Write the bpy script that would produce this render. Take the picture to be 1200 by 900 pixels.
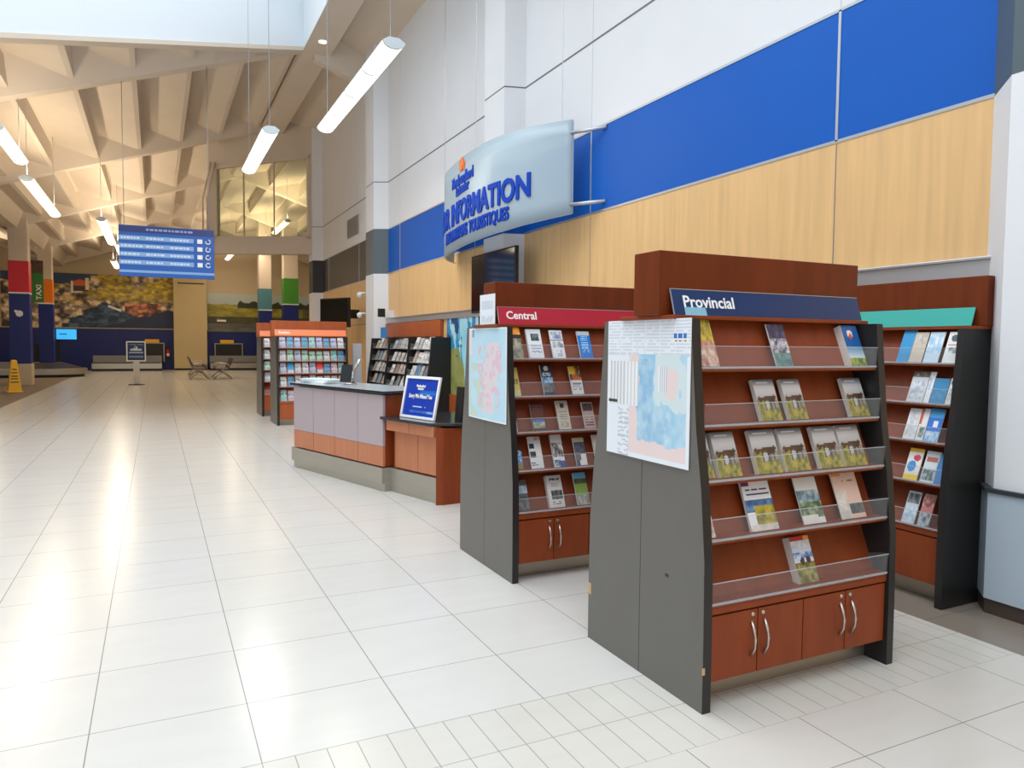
import bpy, bmesh, math, random
import numpy as np
from mathutils import Vector, Matrix
S = bpy.context.scene
for o in list(bpy.data.objects): bpy.data.objects.remove(o)
COL = S.collection
R = math.radians

# ------------------------------------------------------------------ camera
FPX, YAW, PITCH, ROLL, CAMZ = 858.0847, 0.453064461, -0.0534294226, 0.00866690203, 1.56
fw = Vector((math.sin(YAW)*math.cos(PITCH), math.cos(YAW)*math.cos(PITCH), math.sin(PITCH)))
rt = Vector((math.cos(YAW), -math.sin(YAW), 0)); up = rt.cross(fw)
r2 = rt*math.cos(ROLL)+up*math.sin(ROLL); u2 = -rt*math.sin(ROLL)+up*math.cos(ROLL)
cam_data = bpy.data.cameras.new('camera'); cam = bpy.data.objects.new('camera', cam_data); COL.objects.link(cam)
m = Matrix((r2, u2, -fw)).transposed().to_4x4(); m.translation = (0, 0, CAMZ); cam.matrix_world = m
cam_data.sensor_width = 36; cam_data.lens = FPX/1200*36; cam_data.clip_start = .05; cam_data.clip_end = 200
S.camera = cam

# ------------------------------------------------------------------ world, daylight, exposure
S.view_settings.view_transform = 'Standard'; S.view_settings.look = 'None'
S.view_settings.gamma = 1; S.view_settings.use_curve_mapping = False
S.view_settings.exposure = 0.18
W = bpy.data.worlds.new('World'); S.world = W; W.use_nodes = True
bg = W.node_tree.nodes['Background']; bg.inputs[0].default_value = (.86, .93, 1, 1); bg.inputs[1].default_value = .95

def area(name, loc, sx, sy, power, col, rot=(0, 0, 0)):
    l = bpy.data.lights.new(name, 'AREA'); l.shape = 'RECTANGLE'; l.size = sx; l.size_y = sy
    l.energy = power; l.color = col
    o = bpy.data.objects.new(name, l); COL.objects.link(o); o.location = loc; o.rotation_euler = rot
    return o
SKY_POWER = 1150
area('skylight_daylight', (-.78, 3.6, 11.6), 7.4, 24, SKY_POWER, (.93, .97, 1.0)).data.spread = R(135)

# ------------------------------------------------------------------ helpers
def lin(c):
    return tuple(((x/255)/12.92 if x/255 <= .04045 else ((x/255+.055)/1.055)**2.4) for x in c)
MATS = {}
def mat(name, rgb, rough=.5, metal=0., noise=0., nscale=6., stretch=(1, 1, 1), spec=.5, emit=None, estr=0., bump=0.):
    if name in MATS: return MATS[name]
    M = bpy.data.materials.new(name); M.use_nodes = True; nt = M.node_tree; b = nt.nodes['Principled BSDF']
    c = lin(rgb); b.inputs['Base Color'].default_value = (*c, 1)
    b.inputs['Roughness'].default_value = rough; b.inputs['Metallic'].default_value = metal
    b.inputs['Specular IOR Level'].default_value = spec
    if emit:
        b.inputs['Emission Color'].default_value = (*lin(emit), 1); b.inputs['Emission Strength'].default_value = estr
    if noise or bump:
        tc = nt.nodes.new('ShaderNodeTexCoord'); mp = nt.nodes.new('ShaderNodeMapping'); mp.inputs['Scale'].default_value = stretch
        nz = nt.nodes.new('ShaderNodeTexNoise'); nz.inputs['Scale'].default_value = nscale; nz.inputs['Detail'].default_value = 5
        nt.links.new(tc.outputs['Object'], mp.inputs[0]); nt.links.new(mp.outputs[0], nz.inputs['Vector'])
        if noise:
            cr = nt.nodes.new('ShaderNodeValToRGB')
            cr.color_ramp.elements[0].position = .25; cr.color_ramp.elements[1].position = .75
            cr.color_ramp.elements[0].color = (*[max(0, x*(1-noise)) for x in c], 1)
            cr.color_ramp.elements[1].color = (*[min(1, x*(1+noise)) for x in c], 1)
            nt.links.new(nz.outputs['Fac'], cr.inputs[0]); nt.links.new(cr.outputs[0], b.inputs['Base Color'])
        if bump:
            bp = nt.nodes.new('ShaderNodeBump'); bp.inputs['Strength'].default_value = bump; bp.inputs['Distance'].default_value = .01
            nt.links.new(nz.outputs['Fac'], bp.inputs['Height']); nt.links.new(bp.outputs[0], b.inputs['Normal'])
    MATS[name] = M
    return M

def printed_mat(name='printed_paper', rough=.35):
    if name in MATS: return MATS[name]
    M = bpy.data.materials.new(name); M.use_nodes = True; nt = M.node_tree; b = nt.nodes['Principled BSDF']
    a = nt.nodes.new('ShaderNodeAttribute'); a.attribute_name = 'ink'
    nt.links.new(a.outputs['Color'], b.inputs['Base Color']); b.inputs['Roughness'].default_value = rough
    MATS[name] = M; return M

def acrylic(name, tint, fac, rough=.05):
    M = bpy.data.materials.new(name); M.use_nodes = True; nt = M.node_tree
    for n in list(nt.nodes):
        if n.type != 'OUTPUT_MATERIAL': nt.nodes.remove(n)
    out = [n for n in nt.nodes if n.type == 'OUTPUT_MATERIAL'][0]
    t = nt.nodes.new('ShaderNodeBsdfTransparent'); t.inputs[0].default_value = (*tint, 1)
    g = nt.nodes.new('ShaderNodeBsdfPrincipled'); g.inputs['Base Color'].default_value = (.8, .85, .88, 1); g.inputs['Roughness'].default_value = rough
    mx = nt.nodes.new('ShaderNodeMixShader'); mx.inputs[0].default_value = fac
    nt.links.new(t.outputs[0], mx.inputs[1]); nt.links.new(g.outputs[0], mx.inputs[2]); nt.links.new(mx.outputs[0], out.inputs[0])
    MATS[name] = M; return M

class MB:
    def __init__(s): s.bm = bmesh.new(); s.mi = 0
    def m(s, i): s.mi = i; return s
    def face(s, pts):
        f = s.bm.faces.new([s.bm.verts.new(p) for p in pts]); f.material_index = s.mi; return f
    def hexa(s, p):
        v = [s.bm.verts.new(q) for q in p]
        for f in ((3, 2, 1, 0), (4, 5, 6, 7), (0, 1, 5, 4), (1, 2, 6, 5), (2, 3, 7, 6), (3, 0, 4, 7)):
            s.bm.faces.new([v[i] for i in f]).material_index = s.mi
        return s
    def box(s, a, b):
        x0, y0, z0 = a; x1, y1, z1 = b
        return s.hexa([(x0, y0, z0), (x1, y0, z0), (x1, y1, z0), (x0, y1, z0), (x0, y0, z1), (x1, y0, z1), (x1, y1, z1), (x0, y1, z1)])
    def prism(s, prof, axis, a, b, ma=None, mb=None):
        """prof: 2D points; axis 'x': (y,z), 'y': (x,z), 'z': (x,y)"""
        f = {'x': lambda p, t: (t, p[0], p[1]), 'y': lambda p, t: (p[0], t, p[1]), 'z': lambda p, t: (p[0], p[1], t)}[axis]
        A = [s.bm.verts.new(f(p, a)) for p in prof]; B = [s.bm.verts.new(f(p, b)) for p in prof]
        n = len(prof)
        s.bm.faces.new(A).material_index = s.mi if ma is None else ma; s.bm.faces.new(B[::-1]).material_index = s.mi if mb is None else mb
        for i in range(n):
            s.bm.faces.new((A[i], B[i], B[(i+1) % n], A[(i+1) % n])).material_index = s.mi
        return s
    def tube(s, path, r, n=8, cap=True):
        path = [Vector(p) for p in path]; rings = []
        for i, p in enumerate(path):
            d = (path[min(i+1, len(path)-1)]-path[max(i-1, 0)]).normalized()
            a = d.cross(Vector((0, 0, 1)) if abs(d.z) < .95 else Vector((1, 0, 0))).normalized(); b = d.cross(a)
            rr = r[i] if isinstance(r, (list, tuple)) else r
            rings.append([s.bm.verts.new(p+(a*math.cos(2*math.pi*k/n)+b*math.sin(2*math.pi*k/n))*rr) for k in range(n)])
        for A, B in zip(rings, rings[1:]):
            for k in range(n):
                f = s.bm.faces.new((A[k], A[(k+1) % n], B[(k+1) % n], B[k])); f.material_index = s.mi; f.smooth = True
        if cap:
            s.bm.faces.new(rings[0][::-1]).material_index = s.mi; s.bm.faces.new(rings[-1]).material_index = s.mi
        return s
    def lathe(s, prof, n=16, c=(0, 0, 0)):
        rings = []
        for r, z in prof:
            rings.append([s.bm.verts.new((c[0]+r*math.cos(2*math.pi*k/n), c[1]+r*math.sin(2*math.pi*k/n), c[2]+z)) for k in range(n)])
        for A, B in zip(rings, rings[1:]):
            for k in range(n):
                f = s.bm.faces.new((A[k], A[(k+1) % n], B[(k+1) % n], B[k])); f.material_index = s.mi; f.smooth = True
        s.bm.faces.new(rings[0][::-1]).material_index = s.mi; s.bm.faces.new(rings[-1]).material_index = s.mi
        return s
    def xf(s, fn):
        for v in s.bm.verts: v.co = fn(v.co)
        return s
    def flipy(s):
        for v in s.bm.verts: v.co.y = -v.co.y
        return s
    def build(s, name, mats, parent=None, bevel=0., loc=None, smooth=False):
        bmesh.ops.recalc_face_normals(s.bm, faces=s.bm.faces[:])
        me = bpy.data.meshes.new(name); s.bm.to_mesh(me); s.bm.free()
        for x in (mats if isinstance(mats, (list, tuple)) else [mats]): me.materials.append(x)
        o = bpy.data.objects.new(name, me); COL.objects.link(o)
        if parent: o.parent = parent
        if loc: o.location = loc
        if bevel:
            bv = o.modifiers.new('bevel', 'BEVEL'); bv.width = bevel; bv.segments = 2; bv.limit_method = 'ANGLE'; bv.angle_limit = R(40)
        return o

def tag(o, label=None, cat=None, group=None, kind=None):
    if label: o['label'] = label
    if cat: o['category'] = cat
    if group: o['group'] = group
    if kind: o['kind'] = kind
    return o
def thing(name, label, cat, loc=(0, 0, 0), rz=0., group=None):
    o = bpy.data.objects.new(name, None); COL.objects.link(o); o.empty_display_size = .1
    o.location = loc; o.rotation_euler = (0, 0, rz)
    return tag(o, label, cat, group)
def struct(o): o['kind'] = 'structure'; return o

# value noise for printed pictures
def vnoise(U, V, seed=0):
    def h(i, j): return (np.sin(i*127.1+j*311.7+seed*74.7)*43758.5453) % 1.0
    i = np.floor(U); j = np.floor(V); f = U-i; g = V-j; f = f*f*(3-2*f); g = g*g*(3-2*g)
    return (h(i, j)*(1-f)+h(i+1, j)*f)*(1-g)+(h(i, j+1)*(1-f)+h(i+1, j+1)*f)*g
def fbm(U, V, seed=0, o=4):
    r = 0; a = .5
    for k in range(o): r = r+a*vnoise(U*2**k, V*2**k, seed+k); a *= .5
    return r/(1-.5**o)
def lerp(A, B, t): return A*(1-t[:, None])+B*t[:, None]
def C3(c): return np.array(c, float)[None, :]

def print_sheet(name, w, h, t, paint, nx, ny, parent=None, edge=(225, 222, 215), loc=None, rot=None, bow=0., rough=.35):
    """a sheet or booklet standing in its own x-z plane, cover facing -y, thickness t"""
    U, V = np.meshgrid((np.arange(nx)+.5)/nx, (np.arange(ny)+.5)/ny)
    colr = paint(U.ravel(), V.ravel()); colr = np.clip(np.broadcast_to(colr, (nx*ny, 3)), 0, 255)/255
    colr = np.where(colr <= .04045, colr/12.92, ((colr+.055)/1.055)**2.4)
    verts = []; faces = []; cl = []
    for j in range(ny+1):
        for i in range(nx+1):
            verts.append((w*(i/nx-.5), -bow*math.sin(math.pi*i/nx), h*j/ny))
    for j in range(ny):
        for i in range(nx):
            a = j*(nx+1)+i; faces.append((a, a+1, a+nx+2, a+nx+1)); cl.append(colr[j*nx+i])
    b = len(verts)
    e = np.array(lin(edge))
    ring = [i for i in range(nx+1)]+[(j+1)*(nx+1)+nx for j in range(ny)]+[ny*(nx+1)+nx-1-i for i in range(nx)]+[(ny-1-j)*(nx+1) for j in range(ny-1)]
    for k in ring: v = verts[k]; verts.append((v[0], v[1]+t, v[2]))
    n = len(ring)
    for k in range(n):
        faces.append((ring[(k+1) % n], ring[k], b+k, b+(k+1) % n)); cl.append(e)
    faces.append(tuple(b+n-1-k for k in range(n))); cl.append(e)
    me = bpy.data.meshes.new(name); me.from_pydata(verts, [], faces)
    at = me.color_attributes.new('ink', 'FLOAT_COLOR', 'CORNER')
    buf = []
    for p, c in zip(me.polygons, cl): buf.extend([c[0], c[1], c[2], 1.0]*p.loop_total)
    at.data.foreach_set('color', np.array(buf, dtype=np.float32))
    me.materials.append(printed_mat('printed_paper' if rough == .35 else 'printed_%d' % int(rough*100), rough))
    o = bpy.data.objects.new(name, me); COL.objects.link(o)
    if parent: o.parent = parent
    if loc: o.location = loc
    if rot: o.rotation_euler = rot
    return o

FONT = None
def lettering(name, body, size, mt, parent=None, width=None, bold=0., extr=.002, align='LEFT', fn=None, loc=None, rot=None):
    """text converted to mesh; lies in local x-z plane facing -y; fn maps (x, z, depth) to a point"""
    cu = bpy.data.curves.new(name, 'FONT'); cu.body = body; cu.size = size; cu.offset = bold; cu.extrude = extr; cu.align_x = align
    cu.resolution_u = 3
    to = bpy.data.objects.new(name, cu); COL.objects.link(to)
    bpy.context.view_layer.update()
    me = bpy.data.meshes.new_from_object(to.evaluated_get(bpy.context.evaluated_depsgraph_get()))
    bpy.data.objects.remove(to); bpy.data.curves.remove(cu)
    xs = [v.co.x for v in me.vertices]
    sx = width/(max(xs)-min(xs)) if width else 1.
    x0 = min(xs) if align == 'LEFT' else 0
    if fn:
        b = bmesh.new(); b.from_mesh(me)
        bmesh.ops.triangulate(b, faces=b.faces[:])
        bmesh.ops.subdivide_edges(b, edges=[e for e in b.edges if e.calc_length() > size*.3], cuts=2)
        b.to_mesh(me); b.free()
    for v in me.vertices:
        x, z, d = (v.co.x-x0)*sx, v.co.y, v.co.z
        v.co = fn(x, z, d) if fn else (x, -d, z)
    me.materials.clear(); me.materials.append(mt)
    o = bpy.data.objects.new(name, me); COL.objects.link(o)
    if parent: o.parent = parent
    if loc: o.location = loc
    if rot: o.rotation_euler = rot
    return o

# ------------------------------------------------------------------ materials
M_white = mat('painted_white_wall', (228, 229, 232), .6, noise=.02, nscale=1.5)
M_blue = mat('blue_wall_panel', (0, 90, 186), .5, spec=.3, noise=.04, nscale=1.0)
M_darkpanel = mat('charcoal_wall_panel', (62, 56, 52), .4)
M_slate = mat('slate_wall_panel', (82, 96, 104), .45)
M_maple = mat('maple_wall_panel', (226, 184, 128), .4, noise=.10, nscale=2.2, stretch=(7, 7, .5))
M_alu = mat('brushed_aluminium', (196, 200, 206), .3, .7)
M_steel = mat('brushed_steel', (186, 182, 172), .32, .85, noise=.05, nscale=3, stretch=(1, 1, 12))
M_conc = mat('painted_concrete', (214, 200, 184), .7, noise=.03, nscale=1.2)
M_cherry = mat('cherry_wood', (134, 60, 26), .42, spec=.3, noise=.16, nscale=3.2, stretch=(.6, 6, 6) if False else (5, 5, .6))
M_cherry_dark = mat('dark_cherry_wood', (108, 46, 15), .45, spec=.22, noise=.18, nscale=3.0, stretch=(5, 5, .7))
M_side = mat('lit_black_laminate', (100, 97, 92), .4, noise=.04, nscale=9)  # black laminate of kiosk outer sides, daylight on them painted in as grey
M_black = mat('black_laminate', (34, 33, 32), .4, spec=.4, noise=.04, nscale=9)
M_blackedge = mat('black_edge_band', (34, 32, 31), .4)
M_kick = mat('kick_metal', (176, 166, 150), .35, .8)
M_handle = mat('satin_nickel', (205, 200, 192), .28, .9)
M_acr = acrylic('clear_acrylic', (.97, .97, .97), .05)
M_acre = acrylic('acrylic_edge', (.9, .92, .93), .32, .25)
M_letter = mat('white_lettering', (240, 238, 235), .5)
M_navy = mat('navy_paint', (6, 30, 112), .45)
M_blacksoft = mat('matte_black', (24, 24, 26), .5)
M_screen = mat('black_glass', (10, 12, 14), .08)
M_counter = mat('dark_granite', (38, 42, 48), .12, noise=.25, nscale=120)
M_mauve = mat('mauve_laminate', (176, 162, 166), .4)
M_copper = mat('light_cherry_laminate', (190, 120, 84), .4, noise=.08, nscale=3, stretch=(5, 5, .6))
M_grey = mat('mid_grey', (140, 142, 144), .5)
M_paper = mat('white_paper', (236, 238, 240), .6)
M_yellow = mat('safety_yellow', (236, 180, 12), .45)
M_chrome = mat('chrome', (205, 205, 205), .18, 1.)

# ------------------------------------------------------------------ floor
def floor_mat(name, base, grout, gx, ox, rows, rough, dark_var=.03):
    """tile joints from object coordinates: x pitch gx from ox, y pitch rows=(pitch, offset)"""
    M = bpy.data.materials.new(name); M.use_nodes = True; nt = M.node_tree; b = nt.nodes['Principled BSDF']; L = nt.links
    tc = nt.nodes.new('ShaderNodeTexCoord'); sp = nt.nodes.new('ShaderNodeSeparateXYZ'); L.new(tc.outputs['Object'], sp.inputs[0])
    def mth(op, a, bb=None):
        n = nt.nodes.new('ShaderNodeMath'); n.operation = op
        for i, x in enumerate((a, bb)):
            if x is None: continue
            if isinstance(x, (int, float)): n.inputs[i].default_value = x
            else: L.new(x, n.inputs[i])
        return n.outputs[0]
    def joint(src, pitch, off, half):
        u = mth('DIVIDE', mth('SUBTRACT', src, off), pitch)
        d = mth('MULTIPLY', mth('SUBTRACT', .5, mth('ABSOLUTE', mth('SUBTRACT', mth('FRACT', u), .5))), pitch)
        return mth('LESS_THAN', d, half), mth('FLOOR', u)
    jx, ix = joint(sp.outputs[0], gx, ox, .0022); jy, iy = joint(sp.outputs[1], rows[0], rows[1], .0020)
    mask = mth('MAXIMUM', jx, jy)
    cmb = nt.nodes.new('ShaderNodeCombineXYZ'); L.new(ix, cmb.inputs[0]); L.new(iy, cmb.inputs[1])
    wn = nt.nodes.new('ShaderNodeTexWhiteNoise'); L.new(cmb.outputs[0], wn.inputs[0])
    mp = nt.nodes.new('ShaderNodeMapping'); mp.inputs['Scale'].default_value = (1.2, 5, 1); L.new(tc.outputs['Object'], mp.inputs[0])
    nz = nt.nodes.new('ShaderNodeTexNoise'); nz.inputs['Scale'].default_value = 1.6; nz.inputs['Detail'].default_value = 6; L.new(mp.outputs[0], nz.inputs['Vector'])
    val = mth('ADD', mth('MULTIPLY', wn.outputs[0], dark_var), mth('MULTIPLY', nz.outputs['Fac'], .10))
    val = mth('ADD', val, 1-.05-dark_var*.5)
    c = lin(base); mixc = nt.nodes.new('ShaderNodeMix'); mixc.data_type = 'RGBA'
    vm = nt.nodes.new('ShaderNodeVectorMath'); vm.operation = 'SCALE'; vm.inputs[0].default_value = c; L.new(val, vm.inputs['Scale'])
    L.new(mask, mixc.inputs['Factor']); L.new(vm.outputs[0], mixc.inputs['A']); mixc.inputs['B'].default_value = (*lin(grout), 1)
    L.new(mixc.outputs['Result'], b.inputs['Base Color'])
    b.inputs['Roughness'].default_value = rough
    MATS[name] = M; return M
TX, TXO = .5935, .332
FM = floor_mat('porcelain_floor_tile', (199, 197, 192), (128, 126, 120), TX, TXO, (.604, 3.275), .22)
FM2 = floor_mat('porcelain_cut_tile', (199, 197, 192), (128, 126, 120), TX, TXO, (.5, 2.775), .22)
FMB = floor_mat('porcelain_strip_tile', (197, 194, 186), (150, 148, 142), TX/5, TXO, (.3, 2.175), .22)
FMN = floor_mat('porcelain_near_tile', (198, 194, 187), (128, 126, 120), TX, TXO-.29, (.55, 1.85), .22)
FMD = floor_mat('taupe_border_tile', (128, 118, 108), (92, 86, 80), TX, TXO, (.604, 3.275), .25)
CARPET = mat('brown_carpet_tile', (112, 100, 88), .9, noise=.2, nscale=40)
XB = 3.95
def slab(x0, y0, x1, y1, mt):
    b = MB(); b.box((x0, y0, -.06), (x1, y1, 0)); return struct(b.build('floor', mt))
slab(-3.25, 3.275, XB, 46, FM); slab(-9, 2.775, XB, 3.275, FM2); slab(-9, 2.175, XB, 2.775, FMB); slab(-9, -9, XB, 2.175, FMN)
slab(XB, -9, 4.75, 24, FMD); slab(XB, 24, 11.5, 46, FM); slab(-9, 3.275, -3.25, 15, FM); slab(-9, 15, -3.25, 46, CARPET)

# ------------------------------------------------------------------ right wall
WX = 4.7
ZB0, ZB1, ZSEAM = 3.13, 4.11, 5.14
def wall_right():
    b = MB()
    Y0, Y1, Y2 = -9, 16.9, 24.2
    b.m(0).box((WX, Y0, ZB1+.012), (WX+.3, Y2, 9.2))
    b.m(1).box((WX, Y0, ZB0+.012), (WX+.3, Y1, ZB1-.012)); b.m(3).box((WX, Y1, ZB0+.012), (WX+.3, Y2, ZB1-.012))
    b.m(2).box((WX, Y0, 0), (WX+.3, Y2, ZB0-.012))
    b.m(4)
    for z in (ZB0, ZB1): b.box((WX-.006, Y0, z-.012), (WX+.29, Y2, z+.012))
    for y in (4.03, 7.55, 11.07, 15.13, 18.6, 22.2):
        b.box((WX-.006, y-.012, ZB0), (WX+.02, y+.012, ZB1))
    b.m(5)
    b.box((WX-.002, Y0, ZSEAM-.012), (WX+.02, Y2, ZSEAM+.012))
    for y in (4.03, 7.55, 11.07, 15.13): b.box((WX-.0015, y-.004, .1), (WX+.02, y+.004, ZB0-.02))
    b.box((WX-.0015, 16.9, 2.03), (WX+.02, Y2, 2.045))
    b.m(6)
    for y in (4.03, 7.55, 11.07, 15.13): b.box((WX-.0015, y-.005, ZB1+.02), (WX+.02, y+.005, 8.6))
    b.box((WX-.02, Y0, 0), (WX+.02, Y2, .1)) if False else None
    return struct(b.build('wall_right', [M_white, M_blue, M_maple, M_darkpanel, M_alu, mat('panel_joint', (112, 112, 116), .6), mat('pale_joint', (200, 204, 208), .6)]))
wall_right()
def rail(y0, y1):
    b = MB(); b.box((WX-.05, y0, 2.01), (WX, y1, 2.13)); b.m(0).box((WX-.07, y0, 2.115), (WX-.05, y1, 2.135))
    o = struct(b.build('trim_1', M_alu, bevel=.004)); return o
rail(2.75, 9.2); rail(10.2, 16.2)
b = MB(); b.box((WX-.015, -9, 0), (WX, 24.2, .12)); struct(b.build('baseboard_right', M_blacksoft))

def pilaster(n, yc, capmat, hw=.52, hf=.26, z1=8.4, clad=False, d=.29):
    prof = [(WX, yc+hw), (WX-d, yc+hf), (WX-d, yc-hf), (WX, yc-hw)]
    b = MB()
    b.m(0).prism(prof, 'z', 0, ZB0-.01); b.m(1).prism(prof, 'z', ZB0-.01, ZB1); b.m(0).prism(prof, 'z', ZB1, ZSEAM-.01)
    p2 = [(x+(.004 if x < WX else 0), y) for x, y in prof]
    b.m(2).prism(p2, 'z', ZSEAM-.01, ZSEAM+.01); b.m(0).prism(prof, 'z', ZSEAM+.01, z1)
    if clad:
        pc = [(WX, yc+hw+.02), (WX-d-.02, yc+hf+.02), (WX-d-.02, yc-hf-.3), (WX, yc-hw-.3)]
        b.m(3).prism(pc, 'z', .09, .72); b.m(4).prism([(x-.012 if x < WX else x, y+(.012 if y > yc else -.012)) for x, y in pc], 'z', .72, .745)
        b.m(5).prism([(x+.01 if x < WX else x, y) for x, y in pc], 'z', 0, .09)
    return struct(b.build('trim_%d' % n, [M_white, capmat, mat('panel_joint', (112, 112, 116), .6), mat('pale_blue_cladding', (176, 190, 202), .35), mat('dark_ledge', (52, 56, 62), .4), mat('dark_brown_skirting', (70, 58, 50), .5)]))
pilaster(2, 2.26, M_slate, hw=.60, hf=.33, clad=True)
pilaster(3, 9.72, M_blue, hw=.42, hf=.34)
pilaster(4, 16.5, M_slate, hw=.5, hf=.34)
pilaster(5, 23.5, M_blacksoft, hw=.42, hf=.3)

# ------------------------------------------------------------------ ceiling: folded concrete roof
def zb(x):
    if x > 3: return 8-.337*(x-3)
    if x < -4.5: return 5.47+.337*(-4.5-x)
    return 6.99+.337*x
def yedge(x): return 16.78-.549*(3-x)
DEP = .62
def sawtooth(x0, x1, sgn):
    """polyline (x, z) of stepped planks between x0 and x1; sgn +1 where the roof rises with x"""
    P = []
    n = max(1, round(abs(x1-x0)/1.1)); st = (x1-x0)/n
    for i in range(n):
        a = x0+i*st; c = a+st*.86; d = a+st*.95
        P += [(a, zb(a)+DEP), (c, zb(c)+.13), (d, zb(d)+.12), (d+.001*(1 if st > 0 else -1), zb(d)+DEP-.02)]
    P.append((x1, zb(x1)+DEP))
    return P
def coffers(x0, x1, yf0, yf1, name='ceiling'):
    b = MB(); P = sawtooth(x0, x1, 1)
    for (xa, za), (xb, zc) in zip(P, P[1:]):
        ya, yb_, yc, yd = yf0(xa), yf0(xb), yf1(xb), yf1(xa)
        b.hexa([(xa, ya, za), (xb, yb_, zc), (xb, yc, zc), (xa, yd, za), (xa, ya, za+.25), (xb, yb_, zc+.25), (xb, yc, zc+.25), (xa, yd, za+.25)])
    return struct(b.build(name, M_conc))
K = lambda v: (lambda x: v)
coffers(-4.5, 3.0, lambda x: yedge(x)+.1, K(17.0))
for ya, yb_ in ((17.0, 23.9),): coffers(-4.5, 3.0, K(ya), K(yb_))
for ya, yb_ in ((23.9, 30.8), (30.8, 37.7), (37.7, 45.6)):
    coffers(-4.5, 3.0, K(ya), K(yb_)); coffers(9.6, 3.0, K(ya), K(yb_)); coffers(-4.5, -9.0, K(ya), K(yb_))
coffers(-4.5, -9.0, K(10.), K(23.9))
# smooth soffit between ridge beam and wall
b = MB()
for (xa, xb) in ((3.3, 4.7),):
    b.hexa([(xa, -9, zb(xa)+DEP), (xb, -9, zb(xb)+DEP), (xb, 24.3, zb(xb)+DEP), (xa, 24.3, zb(xa)+DEP),
            (xa, -9, zb(xa)+DEP+.2), (xb, -9, zb(xb)+DEP+.2), (xb, 24.3, zb(xb)+DEP+.2), (xa, 24.3, zb(xa)+DEP+.2)])
struct(b.build('ceiling', M_conc))
def cross_beam(n, y, xs, hb=.15, ht=.85, front=None):
    b = MB()
    fy = lambda x: max(y-ht, min(y-hb, front(x))) if front else y-ht
    for xa, xb in zip(xs, xs[1:]):
        A = [(xa, y-hb, zb(xa)), (xb, y-hb, zb(xb)), (xb, y+hb, zb(xb)), (xa, y+hb, zb(xa)),
             (xa, fy(xa), zb(xa)+.85), (xb, fy(xb), zb(xb)+.85), (xb, y+ht, zb(xb)+.85), (xa, y+ht, zb(xa)+.85)]
        b.hexa(A)
    return struct(b.build('trim_%d' % n, M_conc))
cross_beam(10, 17.0, [-9, -4.5, .5, 1.2, 2.0, 2.6, 3.0], front=lambda x: yedge(x)+.2); cross_beam(11, 23.9, [-9, -4.5, 3.0])
for i, y in enumerate((30.8, 37.7, 44.6)): cross_beam(12+i, y, [-9, -4.5, 3.0, 9.6])
cross_beam(15, 17.1, [3.3, 4.7], .12, .3); cross_beam(16, 9.7, [3.3, 4.7], .12, .3)
# ridge beam over the hall
b = MB(); b.prism([(3.025, 7.995), (3.63, 7.995), (3.85, 8.9), (3.21, 8.9), (3.21, 8.01), (3.025, 8.01)], 'y', -9, 17.0); b.prism([(3.02, 8), (3.63, 8), (3.85, 8.9), (2.9, 8.9)], 'y', 17.0, 24.0); struct(b.build('trim_17', M_conc))
b = MB(); b.prism([(2.8, 8), (3.2, 8), (3.5, 8.9), (2.5, 8.9)], 'y', 24.6, 45.6); struct(b.build('trim_18', M_conc))
# valley beam over the left columns
b = MB(); b.prism([(-4.75, 5.47), (-4.25, 5.47), (-3.9, 6.3), (-5.1, 6.3)], 'y', 5, 45.6); struct(b.build('trim_19', M_conc))
# skylight well
M_well = mat('white_skylight_well', (224, 231, 236), .7)
def wellwall(pa, pb, za, zc, top, th, mt=M_well):
    (xa, ya), (xb, yb_) = pa, pb
    dx, dy = xb-xa, yb_-ya; L = math.hypot(dx, dy); nx, ny = -dy/L*th, dx/L*th
    b = MB(); b.hexa([(xa, ya, za), (xb, yb_, zc), (xb+nx, yb_+ny, zc), (xa+nx, ya+ny, za), (xa, ya, top), (xb, yb_, top), (xb+nx, yb_+ny, top), (xa+nx, ya+ny, top)])
    return struct(b.build('wall_skylight', mt))
eL, eR = (-4.6, yedge(-4.6)), (3.02, yedge(3.02))
wellwall(eR, eL, zb(3)+.02, zb(-4.6)-.02, 12.0, -.18)
b = MB()   # curb under the well's far wall
zl, zr = zb(-4.6)-.02, zb(3)+.02
for (o0, o1, z0, z1) in ((-.02, .22, -.06, .02),):
    b.hexa([(eR[0], eR[1]+o0, zr+z0), (eL[0], eL[1]+o0, zl+z0), (eL[0], eL[1]+o1, zl+z0), (eR[0], eR[1]+o1, zr+z0),
            (eR[0], eR[1]+o0, zr+z1), (eL[0], eL[1]+o0, zl+z1), (eL[0], eL[1]+o1, zl+z1), (eR[0], eR[1]+o1, zr+z1)])
struct(b.build('trim_20', M_conc))
b = MB(); b.box((3.02, -9, 8.0), (3.2, yedge(3.02)+.05, 12.0)); struct(b.build('wall_skylight', M_well))
b = MB(); b.box((-4.8, -9, 5.5), (-4.6, yedge(-4.6)+.05, 12.0)); struct(b.build('wall_skylight', M_well))

for i, x in enumerate((-2.12, -.3, 1.66, 2.43)):
    MB_ = MB(); MB_.box((x-.04, -9, 11.75), (x+.04, 17.5, 11.85)); struct(MB_.build('trim_%d' % (21+i), M_alu))
b = MB(); b.box((-9.3, -9.3, 0), (5.0, -9.05, 12)); struct(b.build('wall_rear', M_white))  # unseen wall behind the camera, added to block light from the rear
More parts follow.
